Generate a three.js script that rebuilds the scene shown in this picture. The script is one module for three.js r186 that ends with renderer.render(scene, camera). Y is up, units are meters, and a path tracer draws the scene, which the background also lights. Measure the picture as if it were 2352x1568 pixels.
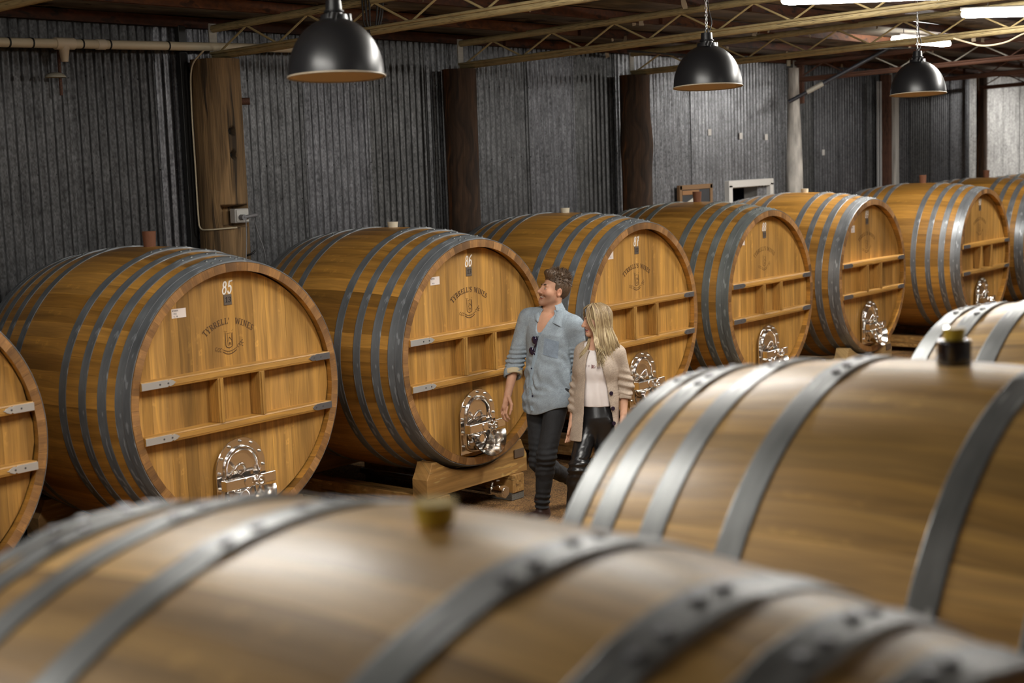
import * as THREE from 'three';
import { mergeGeometries, mergeVertices, toCreasedNormals } from 'three/addons/utils/BufferGeometryUtils.js';
import { RoundedBoxGeometry } from 'three/addons/geometries/RoundedBoxGeometry.js';
import { RectAreaLightUniformsLib } from 'three/addons/lights/RectAreaLightUniformsLib.js';

// ---------------------------------------------------------------- camera, renderer, light of the room
const scene = new THREE.Scene();
scene.background = new THREE.Color(0x000000);
const FPX = 3328.8;                                            // focal length in pixels of the 2352 x 1568 frame
const camera = new THREE.PerspectiveCamera(2 * Math.atan(784 / FPX) * 180 / Math.PI, 2352 / 1568, 0.1, 120);
camera.position.set(0, 2.599, 6.911);
camera.rotation.order = 'YXZ';
camera.rotation.set(-0.1246, -0.8863, -0.0355);
camera.focus = 10.5;
camera.userData.fStop = 2.0;
camera.updateMatrixWorld(true);
scene.add(camera);
const renderer = new THREE.WebGLRenderer({ antialias: true });
renderer.toneMapping = THREE.LinearToneMapping;
renderer.toneMappingExposure = 3.7;
renderer.shadowMap.enabled = true;
renderer.shadowMap.type = THREE.PCFSoftShadowMap;
RectAreaLightUniformsLib.init();
// strip lights: [x, y, z, length, turn about y (0 = along z), tilt, power]
const STRIPS = [
  [-2.8, 3.66, 2.6, 1.5, 0, 0.06, 0.8], [0.2, 3.66, 2.5, 1.5, 0, 0.06, 0.8], [3.2, 3.66, 2.5, 1.5, 0, 0.06, 0.7], [6.3, 3.66, 2.5, 1.5, 0, 0.06, 1.0],
  [9.45, 3.61, 2.55, 1.5, 0, 0.06, 1.3], [12.4, 3.66, 2.68, 1.5, 0, 0.06, 1.5], [15.35, 3.72, 0.3, 1.35, Math.PI / 2, 0, 1.4],
  [18.3, 3.7, 1.9, 1.5, 0, 0.0, 1.2], [24.6, 3.66, -0.2, 1.5, Math.PI / 2, 0, 3.0], [6.4, 3.95, 8.6, 1.5, Math.PI / 2, 0, 0.5],  // last one is unseen, added to light the cask heads from the front
];
const STRIP_POWER = 26;                                        // radiance of a strip's light
const STRIP_COLOR = new THREE.Color(1.0, 0.965, 0.90);

// ---------------------------------------------------------------- helpers
let seed = 12345;
const rnd = () => { seed = (seed + 0x6d2b79f5) | 0; let t = Math.imul(seed ^ (seed >>> 15), 1 | seed); t = (t + Math.imul(t ^ (t >>> 7), 61 | t)) ^ t; return ((t ^ (t >>> 14)) >>> 0) / 4294967296; };
const rr = (a, b) => a + (b - a) * rnd();
const V = (x, y, z) => new THREE.Vector3(x, y, z);
const clamp = (x, a, b) => Math.min(b, Math.max(a, x));
const lerp = (a, b, t) => a + (b - a) * t;
const smooth = (a, b, x) => { const t = clamp((x - a) / (b - a), 0, 1); return t * t * (3 - 2 * t); };
const used = {};
const numbered = (n) => { const k = used[n] = (used[n] ?? -1) + 1; return k ? n + '_' + String(k).padStart(3, '0') : n; };
function shadows(o) { o.traverse((c) => { if (c.isMesh) { c.castShadow = true; c.receiveShadow = true; } }); return o; }
function tag(o, label, category, group, kind) {
  if (label) o.userData.label = label;
  if (category) o.userData.category = category;
  if (group) o.userData.group = group;
  if (kind) o.userData.kind = kind;
  return o;
}
function thing(name, label, category, [x, y, z] = [0, 0, 0], turn = 0, group) {
  const o = new THREE.Group(); o.name = numbered(name); o.position.set(x, y, z); o.rotation.y = turn; scene.add(o);
  return tag(o, label, category, group);
}
function struct(name, parent = scene) { const o = new THREE.Group(); o.name = numbered(name); o.userData.kind = 'structure'; parent.add(o); return o; }
function part(parent, name, geo, mat, pos, rot, label) {
  const m = new THREE.Mesh(geo, mat); m.name = numbered(name); m.castShadow = m.receiveShadow = true;
  if (pos) m.position.set(...pos);
  if (rot) m.rotation.set(...rot);
  if (label) m.userData.label = label;
  parent.add(m); return m;
}
// a pixel of the 2352 x 1568 frame at a distance along the optical axis, as a world point; used to read positions off the photograph
const CAMQ = camera.quaternion.clone(), CAMP = camera.position.clone();
const at = (u, v, d) => V((u - 1176) / FPX, -(v - 784) / FPX, -1).multiplyScalar(d).applyQuaternion(CAMQ).add(CAMP);

const T = (g, x = 0, y = 0, z = 0) => g.translate(x, y, z);
const box = (w, h, d, x = 0, y = 0, z = 0) => new THREE.BoxGeometry(w, h, d).translate(x, y, z);
const rbox = (w, h, d, r = 0.004, x = 0, y = 0, z = 0, s = 2) => new RoundedBoxGeometry(w, h, d, s, Math.min(r, w / 2.01, h / 2.01, d / 2.01)).translate(x, y, z);
function merge(list) {
  const l = list.map((g) => { g = g.index ? g.toNonIndexed() : g; for (const k of Object.keys(g.attributes)) if (!['position', 'normal', 'uv'].includes(k)) g.deleteAttribute(k); if (!g.attributes.uv) g.setAttribute('uv', new THREE.BufferAttribute(new Float32Array(g.attributes.position.count * 2), 2)); return g; });
  return mergeGeometries(l);
}
function tubeBetween(a, b, r, n = 10) {
  const d = b.clone().sub(a), g = new THREE.CylinderGeometry(r, r, d.length(), n, 1);
  g.applyQuaternion(new THREE.Quaternion().setFromUnitVectors(V(0, 1, 0), d.clone().normalize()));
  return g.translate((a.x + b.x) / 2, (a.y + b.y) / 2, (a.z + b.z) / 2);
}
const tubeAlong = (pts, r, n = 40, k = 8, closed = false) => new THREE.TubeGeometry(new THREE.CatmullRomCurve3(pts, closed, 'catmullrom', 0.5), n, r, k, closed);
// a grid surface from f(i, j) -> [x, y, z, u, v], i in 0..ni, j in 0..nj
function grid(ni, nj, f) {
  const p = [], uv = [], idx = [];
  for (let i = 0; i <= ni; i++) for (let j = 0; j <= nj; j++) { const q = f(i / ni, j / nj, i, j); p.push(q[0], q[1], q[2]); uv.push(q[3] ?? i / ni, q[4] ?? j / nj); }
  for (let i = 0; i < ni; i++) for (let j = 0; j < nj; j++) { const a = i * (nj + 1) + j, b = a + nj + 1; idx.push(a, b, b + 1, a, b + 1, a + 1); }
  const g = new THREE.BufferGeometry(); g.setAttribute('position', new THREE.Float32BufferAttribute(p, 3)); g.setAttribute('uv', new THREE.Float32BufferAttribute(uv, 2)); g.setIndex(idx); g.computeVertexNormals(); return g;
}
function extrude(pts, depth, bevel = 0, seg = 1, holes = []) {
  const s = new THREE.Shape(pts.map((p) => new THREE.Vector2(p[0], p[1])));
  for (const h of holes) s.holes.push(new THREE.Path(h.map((p) => new THREE.Vector2(p[0], p[1]))));
  return new THREE.ExtrudeGeometry(s, { depth, bevelEnabled: bevel > 0, bevelSize: bevel, bevelThickness: bevel, bevelSegments: seg, bevelOffset: -bevel, steps: 1 });
}

// ---------------------------------------------------------------- noise and textures
const P = new Uint8Array(512); { const a = [...Array(256).keys()]; for (let i = 255; i > 0; i--) { const j = Math.floor(rnd() * (i + 1)); [a[i], a[j]] = [a[j], a[i]]; } for (let i = 0; i < 512; i++) P[i] = a[i & 255]; }
const h2 = (x, y) => P[(P[x & 255] + (y & 255)) & 511] / 255;
function vn(x, y, px = 256, py = 256) {                        // value noise that repeats after px, py cells
  const xi = Math.floor(x), yi = Math.floor(y), fx = x - xi, fy = y - yi, sx = fx * fx * (3 - 2 * fx), sy = fy * fy * (3 - 2 * fy);
  const m = (a, n) => ((a % n) + n) % n, x0 = m(xi, px), x1 = m(xi + 1, px), y0 = m(yi, py), y1 = m(yi + 1, py);
  return lerp(lerp(h2(x0, y0), h2(x1, y0), sx), lerp(h2(x0, y1), h2(x1, y1), sx), sy);
}
const fbm = (x, y, px, py, o = 4) => { let s = 0, a = 0.5, t = 0; for (let i = 0; i < o; i++) { s += a * vn(x + i * 17.3, y + i * 9.1, px, py); t += a; x *= 2; y *= 2; px *= 2; py *= 2; a *= 0.5; } return s / t; };
function noise3(x, y, z) { return (vn(x + z * 3.7, y - z * 1.3) + vn(y * 1.1 + 31.4, z * 1.2 + x * 0.7) + vn(z + 77.7, x - y * 0.6)) / 3; }
function tex(w, h, f, srgb = true) {                           // f(u, v) -> [r, g, b] in 0..1
  const d = new Uint8Array(w * h * 4);
  for (let y = 0; y < h; y++) for (let x = 0; x < w; x++) { const c = f(x / w, y / h, x, y), k = (y * w + x) * 4; for (let i = 0; i < 3; i++) d[k + i] = clamp(c[i] ?? c[0], 0, 1) * 255; d[k + 3] = 255; }
  const t = new THREE.DataTexture(d, w, h); t.wrapS = t.wrapT = THREE.RepeatWrapping; t.magFilter = THREE.LinearFilter; t.minFilter = THREE.LinearMipmapLinearFilter; t.generateMipmaps = true;
  if (srgb) t.colorSpace = THREE.SRGBColorSpace; t.needsUpdate = true; return t;
}
const rep = (t, x, y) => { const c = t.clone(); c.repeat.set(x, y); c.needsUpdate = true; return c; };
function canvasTex(w, h, draw, srgb = true) {
  const c = document.createElement('canvas'); c.width = w; c.height = h; draw(c.getContext('2d'), w, h);
  const t = new THREE.CanvasTexture(c); if (srgb) t.colorSpace = THREE.SRGBColorSpace; t.magFilter = THREE.LinearFilter; return t;
}
// oak: u across the grain, v along it; one tile is 0.5 m x 1 m
const oakTex = tex(512, 1024, (u, v) => {
  const wob = fbm(u * 4, v * 3, 4, 3, 3) * 0.12;
  const a = fbm((u + wob) * 30, v * 2, 30, 2, 4), b = fbm(u * 150, v * 5, 150, 5, 2), f = fbm((u + wob * 0.5) * 22 + 40, v * 40, 22, 40, 3), zone = smooth(0.52, 0.66, fbm(u * 6 + 3, v * 2 + 7, 6, 2, 2));
  const fleck = smooth(0.60, 0.74, f) * 0.09 * zone, pore = smooth(0.60, 0.8, b) * 0.09;
  const c = 0.84 + 0.30 * (a - 0.5) + 0.10 * (b - 0.5) + fleck - pore + 0.16 * (fbm(u * 5 + 9, v * 2, 5, 2, 2) - 0.5);
  return [c, c * (0.985 + 0.04 * fleck), c * (0.96 - 0.10 * (a - 0.5))];
});
const oakBump = tex(256, 256, (u, v) => [fbm(u * 60, v * 4, 60, 4, 3)], false);
// galvanised spangle, stained; one tile is about 0.6 m
const zincTex = tex(512, 512, (u, v) => {
  const s = vn(u * 90, v * 90, 90, 90), s2 = vn(u * 45 + 7, v * 45, 45, 45), st = fbm(u * 40, v * 3, 40, 3, 3), c = 0.70 + 0.22 * (s - 0.5) + 0.16 * (s2 - 0.5) + 0.20 * (st - 0.5) + 0.16 * (fbm(u * 6, v * 6, 6, 6, 3) - 0.5);
  return [c, c, c * 1.01];
});
const hoopTex = tex(512, 256, (u, v) => {                      // u round the hoop
  const a = fbm(u * 30, v * 6, 30, 6, 4), b = fbm(u * 9 + 3, v * 3, 9, 3, 3), sc = smooth(0.68, 0.76, fbm(u * 60 + 5, v * 14, 60, 14, 3)) * 0.22;
  const rust = smooth(0.70, 0.82, b) * 0.6, c = 0.66 + 0.30 * (a - 0.5) + 0.18 * (b - 0.5) + sc;
  return [lerp(c, 0.34, rust), lerp(c, 0.20, rust), lerp(c, 0.14, rust)];
});
const roughTex = tex(256, 256, (u, v) => { const c = 0.5 + 0.6 * (fbm(u * 10, v * 10, 10, 10, 4) - 0.5); return [c, c, c]; }, false);
const soilTex = tex(1024, 1024, (u, v) => {
  const g = vn(u * 300, v * 300, 256, 256), g2 = vn(u * 150 + 9, v * 150, 150, 150), p = fbm(u * 8, v * 8, 8, 8, 4), sp = smooth(0.72, 0.95, vn(u * 220 + 3, v * 220 + 5, 220, 220));
  const c = 0.62 + 0.30 * (g - 0.5) + 0.26 * (g2 - 0.5) + 0.35 * (p - 0.5) - 0.25 * sp;
  return [c, c * 0.86, c * 0.66];
});
const soilBump = tex(512, 512, (u, v) => [0.5 * vn(u * 150, v * 150, 150, 150) + 0.5 * fbm(u * 30, v * 30, 30, 30, 3)], false);
const barkTex = tex(512, 1024, (u, v) => {                     // weathered trunk: u round, v along
  const w = fbm(u * 6, v * 3, 6, 3, 3) * 0.12, a = fbm((u + w) * 40, v * 3, 40, 3, 4), b = fbm(u * 130, v * 8, 130, 8, 3), big = fbm(u * 5 + 3, v * 3, 5, 3, 3), crack = smooth(0.62, 0.70, fbm((u + w * 0.6) * 34 + 4, v * 2.0, 34, 2, 3));
  const c = 0.66 + 0.34 * (a - 0.5) + 0.24 * (b - 0.5) + 0.34 * (big - 0.5) - 0.28 * crack;
  return [c, c * 0.88, c * 0.72];
});
const peelTex = tex(512, 1024, (u, v) => {                     // dark bark torn away from brown wood
  const w = fbm(u * 6, v * 6, 6, 6, 3) * 0.2, a = fbm((u + w) * 30, v * 5, 30, 5, 4), b = fbm(u * 100, v * 12, 100, 12, 2), m = smooth(0.44, 0.62, fbm((u + w * 0.7) * 9 + 2, v * 2, 9, 2, 5)), c = 0.60 + 0.55 * (a - 0.5) + 0.25 * (b - 0.5);
  return [lerp(c * 0.55, c * 0.92, m), lerp(c * 0.46, c * 0.66, m), lerp(c * 0.38, c * 0.40, m)];
});
const foilTex = tex(512, 512, (u, v) => {
  const a = fbm(u * 7, v * 22, 7, 22, 4), b = fbm(u * 30, v * 30, 30, 30, 2), rip = smooth(0.66, 0.70, fbm(u * 9 + 5, v * 9, 9, 9, 4)), c = 0.56 + 0.5 * (a - 0.5) + 0.14 * (b - 0.5);
  return [lerp(c, 0.20, rip), lerp(c * 0.97, 0.13, rip), lerp(c * 0.92, 0.08, rip)];
});
const mottleTex = tex(256, 256, (u, v) => { const s = smooth(0.60, 0.72, fbm(u * 14, v * 28, 14, 28, 4)), c = 0.86 + 0.2 * (fbm(u * 5, v * 9, 5, 9, 3) - 0.5) - 0.5 * s; return [c, c, c]; });
const clothTex = tex(256, 256, (u, v) => { const c = 0.86 + 0.12 * (vn(u * 128, v * 40, 128, 40) - 0.5) + 0.12 * (vn(u * 40 + 5, v * 128, 40, 128) - 0.5) + 0.12 * (fbm(u * 4, v * 4, 4, 4, 3) - 0.5); return [c, c, c]; });

const std = (o) => new THREE.MeshPhysicalMaterial(o);
const lin = (r, g, b) => new THREE.Color().setRGB(r, g, b);
const oak = (r, g, b, o = {}) => std({ color: lin(r, g, b), map: o.map ?? oakTex, roughness: o.rough ?? 0.42, bumpMap: oakBump, bumpScale: 0.0006, clearcoat: o.coat ?? 0.25, clearcoatRoughness: o.cr ?? 0.3, specularIntensity: 0.8 });
const steel = (c, r, m = 1) => std({ color: lin(c, c, c), roughness: r, metalness: m });
const plain = (r, g, b, rough = 0.7, o = {}) => std({ color: lin(r, g, b), roughness: rough, ...o });
const chrome = std({ color: lin(0.82, 0.79, 0.75), roughness: 0.14, metalness: 1 });
const brushed = std({ color: lin(0.55, 0.55, 0.54), roughness: 0.32, metalness: 1 });
const strapLight = std({ color: lin(0.62, 0.61, 0.58), roughness: 0.42, metalness: 0.6 }), strapDark = std({ color: lin(0.20, 0.20, 0.21), roughness: 0.45, metalness: 0.7 });
const black = plain(0.012, 0.012, 0.012, 0.5), darkHole = plain(0.006, 0.005, 0.004, 0.9);

// ---------------------------------------------------------------- the building
const roofY = (z) => 3.757 + 0.032 * z;                        // underside of the purlins
const M = {
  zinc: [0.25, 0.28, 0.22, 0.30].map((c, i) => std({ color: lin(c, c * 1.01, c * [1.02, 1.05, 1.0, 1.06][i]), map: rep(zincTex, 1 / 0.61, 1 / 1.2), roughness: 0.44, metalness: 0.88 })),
  zincPale: [0.46, 0.54].map((c) => std({ color: lin(c, c * 1.02, c * 1.06), map: rep(zincTex, 1 / 0.61, 1 / 1.2), roughness: 0.44, metalness: 0.8 })), zincDark: [0.15, 0.18].map((c) => std({ color: lin(c, c, c), map: rep(zincTex, 1 / 0.61, 1 / 1.2), roughness: 0.48, metalness: 0.85 })), zincFarLit: std({ color: lin(0.72, 0.72, 0.70), map: rep(zincTex, 1 / 0.61, 1 / 1.2), roughness: 0.5, metalness: 0.3 }),  // sheet tones for set bays; the white one carries the far wall's light
  soil: std({ color: lin(0.62, 0.45, 0.26), map: rep(soilTex, 1 / 1.4, 1 / 1.4), bumpMap: rep(soilBump, 1 / 0.7, 1 / 0.7), bumpScale: 0.006, roughness: 0.95 }),
  foil: std({ color: lin(0.52, 0.50, 0.46), map: rep(foilTex, 0.4, 0.5), bumpMap: rep(foilTex, 0.4, 0.5), bumpScale: 0.02, roughness: 0.5, metalness: 0.25 }),
  purlin: [std({ color: lin(0.20, 0.075, 0.03), map: rep(barkTex, 2, 0.5), roughness: 0.8 }), std({ color: lin(0.13, 0.05, 0.025), map: rep(barkTex, 2, 0.5), roughness: 0.8 }), std({ color: lin(0.26, 0.11, 0.04), map: rep(barkTex, 2, 0.5), roughness: 0.8 })],
  chord: std({ color: lin(0.50, 0.39, 0.19), map: rep(mottleTex, 6, 6), roughness: 0.55 }),
  chordPale: std({ color: lin(0.5, 0.47, 0.40), map: rep(mottleTex, 6, 6), roughness: 0.55 }),
  rust: std({ color: lin(0.14, 0.06, 0.035), map: rep(mottleTex, 2, 2), roughness: 0.8 }),
  web: std({ color: lin(0.42, 0.32, 0.15), roughness: 0.6 }),
  white: plain(0.62, 0.60, 0.57, 0.6), cream: plain(0.55, 0.47, 0.33, 0.45),
  trunk: std({ color: lin(0.46, 0.37, 0.25), map: barkTex, bumpMap: barkTex, bumpScale: 0.010, roughness: 0.85 }),
  peel: std({ color: lin(0.42, 0.31, 0.22), map: peelTex, bumpMap: peelTex, bumpScale: 0.012, roughness: 0.9 }),
  paleTrunk: std({ color: lin(0.80, 0.76, 0.70), map: roughTex, bumpMap: barkTex, bumpScale: 0.006, roughness: 0.8 }),
};
{ // floor: packed gravel
  const f = struct('floor');
  part(f, 'gravel_floor', grid(60, 40, (a, b) => { const x = lerp(-8, 30, a), z = lerp(11, -2.4, b); return [x, 0.004 * (fbm(x * 1.3 + 50, z * 1.3 + 50, 256, 256, 3) - 0.8), z, x, z]; }), M.soil);
}
const SHEET = 0.762, PITCH = 0.0762;
const sheetGeo = (w, y0, y1, n = 10, amp = 0.009) => grid(n * 8, 1, (a, b) => { const x = (a - 0.5) * w; return [x, lerp(y0, y1, b), amp * Math.cos(a * n * Math.PI * 2), x + 0.4, lerp(y0, y1, b)]; });
const variants = [0, 1, 2].map((k) => { const g = sheetGeo(SHEET + 0.02, 0, 3.76), uv = g.attributes.uv; for (let i = 0; i < uv.count; i++) uv.setXY(i, uv.getX(i) + k * 0.37, uv.getY(i) + k * 0.53); return g; });
{ // wall behind the casks: overlapping corrugated sheets, with one framed opening
  const w = struct('wall_back');
  for (let k = 0; k < 45; k++) {
    const x = -5.6 + k * SHEET;
    if (Math.abs(x - 15.85) < 0.5) continue;
    part(w, 'corrugated_sheet', variants[k % 3], x > 23.0 ? M.zincFarLit : x > 13.0 && x < 16.9 ? M.zincPale[k % 2] : x < 7.2 ? M.zincDark[k % 2] : M.zinc[Math.floor(rnd() * 4)], [x, 0, -2.2 + (k % 2) * 0.004]);  // darker left bay, paler fourth; far end's strong light put into its colour
  }
  const cut = (x0, x1, y0, y1) => part(w, 'corrugated_sheet', sheetGeo(x1 - x0, y0, y1, Math.max(1, Math.round((x1 - x0) / PITCH))), M.zincPale[0], [(x0 + x1) / 2, 0, -2.198]);
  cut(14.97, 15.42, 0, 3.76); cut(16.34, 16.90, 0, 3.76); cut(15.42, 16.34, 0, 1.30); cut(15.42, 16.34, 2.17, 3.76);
  // roofing screws in rows
  const pos = []; for (const y of [3.30, 2.35, 2.62, 0.9]) for (let x = 5; x < 24; x += PITCH * (y === 2.35 ? 3 : 2)) if (!(x > 15.3 && x < 16.5 && y < 2.4) && rnd() < 0.8) pos.push([x, y + rr(-0.012, 0.012)]);
  const sg = new THREE.SphereGeometry(0.006, 6, 4), im = new THREE.InstancedMesh(sg, black, pos.length), mm = new THREE.Matrix4();
  pos.forEach(([x, y], i) => { im.setMatrixAt(i, mm.makeTranslation(x, y, -2.19)); }); im.name = 'roofing_screws'; im.userData.kind = 'stuff'; im.castShadow = im.receiveShadow = true; w.add(im);
  for (const [x, y] of [[14.99, 2.84], [15.72, 2.79], [16.35, 2.77], [17.9, 2.55]]) part(w, 'paint_patch', box(0.07, 0.075, 0.004, x, y, -2.183), M.white);
  // backing skin that closes the building behind the sheets
  part(w, 'wall_backing', box(36, 2.6 + 1.3, 0.05, 12, 3.9 / 2, -3.30), black);
}
{ // framed opening
  const w = struct('window_1'); w.position.set(15.88, 0, -2.2);
  part(w, 'window_frame', merge([rbox(1.10, 0.085, 0.10, 0.006, 0, 2.21, 0.02), rbox(0.085, 1.0, 0.10, 0.006, -0.507, 1.70, 0.02), rbox(0.085, 1.0, 0.10, 0.006, 0.507, 1.70, 0.02), rbox(1.10, 0.085, 0.10, 0.006, 0, 1.26, 0.02)]), M.white);
  part(w, 'window_reveal', merge([box(0.02, 0.92, 0.30, 0.455, 1.72, -0.15), box(0.02, 0.92, 0.30, -0.455, 1.72, -0.15), box(0.92, 0.02, 0.30, 0, 1.30, -0.15), box(0.92, 0.02, 0.30, 0, 2.165, -0.15)]), M.white);
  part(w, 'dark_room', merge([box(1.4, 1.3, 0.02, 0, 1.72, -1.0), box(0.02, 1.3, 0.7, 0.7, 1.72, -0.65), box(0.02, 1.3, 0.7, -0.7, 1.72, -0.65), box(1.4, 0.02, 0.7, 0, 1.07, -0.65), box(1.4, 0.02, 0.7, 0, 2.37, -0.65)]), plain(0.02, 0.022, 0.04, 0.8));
}
for (const [n, w, d, x, z] of [['wall_left', 0.1, 14.4, -6.1, 4.0], ['wall_right', 0.1, 14.4, 28.2, 4.0], ['wall_front', 34.4, 0.1, 11.05, 11.1]]) { const s = struct(n); part(s, 'wall_panel', box(w, 4.5, d, x, 2.25, z), std({ color: lin(0.22, 0.22, 0.21), roughness: 0.6 })); }
{ // ceiling: purlins under wrinkled foil sarking and roof sheets
  const c = struct('ceiling');
  for (let k = 0; k < 12; k++) { const x0 = -6.1 + k * 2.9; part(c, 'foil_panel', grid(24, 60, (a, b) => { const x = x0 + a * 2.9, z = lerp(-2.3, 11.1, b), sag = 0.018 * Math.sin(((z + 2.15) / 0.9 % 1) * Math.PI) ** 2; return [x, roofY(z) + 0.088 - sag + 0.02 * (fbm(x * 2 + 60, z * 3 + 60, 256, 256, 3) - 0.5), z, x, z]; }), M.foil); }
  for (let k = 0; k < 15; k++) { const z = -2.12 + k * 0.9; for (let j = 0; j < 6; j++) part(c, 'purlin', box(5.76, 0.078, 0.055, -6.1 + 2.88 + j * 5.72, roofY(z) + 0.040, z + (j % 2) * 0.03), M.purlin[(k + j * 2) % 3]); }
  part(c, 'roof_sheet', box(34.4, 0.03, 13.6, 11.05, 0, 0).rotateX(-0.032).translate(0, roofY(4.4) + 0.16, 4.4), black);
}
// torn tufts of sarking that hang at the purlins
{
  const tufts = []; for (let k = 0; k < 60; k++) { const z = -2.12 + Math.floor(rr(0, 4)) * 0.9 + rr(-0.06, 0.1), x = rr(7.6, 19), y = roofY(z) + 0.18, s = rr(0.015, 0.05); const g = new THREE.PlaneGeometry(s, s * rr(1, 2.4), 1, 2); const p = g.attributes.position; for (let i = 0; i < p.count; i++) p.setZ(i, rr(-0.01, 0.01)); g.rotateY(rr(0, 3)); g.rotateZ(rr(-0.5, 0.5)); tufts.push(g.translate(x, y - s * 0.6 - 0.16, z)); }
  const m = new THREE.Mesh(merge(tufts), plain(0.42, 0.35, 0.25, 0.8, { side: THREE.DoubleSide })); m.name = 'sarking_tufts'; tag(m, 'pale torn tufts of roof lining hanging between the rafters', 'debris', null, 'stuff'); shadows(m); scene.add(m);
}

// ---------------------------------------------------------------- trusses: [x, start z, chord material, label]
const yL = (z) => 3.528 + 0.0295 * z, yU = (z) => 3.752 + 0.032 * z - 0.012;
function truss(x, mats, label, pale) {
  const z0 = -1.98, z1 = 10.9, t = thing('roof_truss', label, 'truss', [x, 0, 0]);
  const chordPts = (f) => tubeBetween(V(0, f(z0), z0), V(0, f(z1), z1), 0.030, 10);
  part(t, 'top_chord', chordPts(yU), mats[0]); part(t, 'bottom_chord', merge([tubeBetween(V(0, yL(z0), z0), V(0, yL(z1), z1), 0.030, 12), tubeBetween(V(-0.035, yL(z0) + 0.02, z0), V(-0.035, yL(z1) + 0.02, z1), 0.011, 8)]), mats[1]);
  part(t, 'end_plate', rbox(0.075, yU(z0) - yL(z0) + 0.08, 0.012, 0.003, 0, (yU(z0) + yL(z0)) / 2, z0 - 0.01), M.chordPale);
  const step = 0.335, n = Math.floor((z1 - z0 - 0.1) / step);
  for (let k = 0; k < n; k++) { const a = z0 + 0.05 + k * step, b = a + step; if (a > 6.5) break; part(t, 'web_bar', tubeBetween(k % 2 ? V(0, yU(a) - 0.02, a) : V(0, yL(a) + 0.02, a), k % 2 ? V(0, yL(b) + 0.02, b) : V(0, yU(b) - 0.02, b), 0.009, 6), pale && k > 2 && k < 8 ? M.chordPale : mats[2]); }
  return t;
}
const tc = [M.chord, M.chord, M.web];
truss(1.6, tc, 'khaki pipe roof truss nearest the camera, over the first casks');
truss(4.5, tc, 'khaki pipe roof truss crossing the top corner before the white wall pipe');
const truss1 = truss(7.4, tc, 'khaki pipe roof truss resting on the thick post with the outlet box');
truss(10.3, tc, 'khaki pipe roof truss resting on the dark post with torn orange bark');
truss(13.1, tc, 'khaki pipe roof truss resting on the knotted log post');
truss(16.75, [M.rust, M.rust, M.rust], 'rust brown roof truss resting on the slim white trunk post', true);
truss(19.6, [M.rust, M.rust, M.rust], 'rust brown roof truss above the squared white post');
truss(22.9, [M.rust, M.rust, M.rust], 'dark roof truss by the far bright wall');

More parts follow.
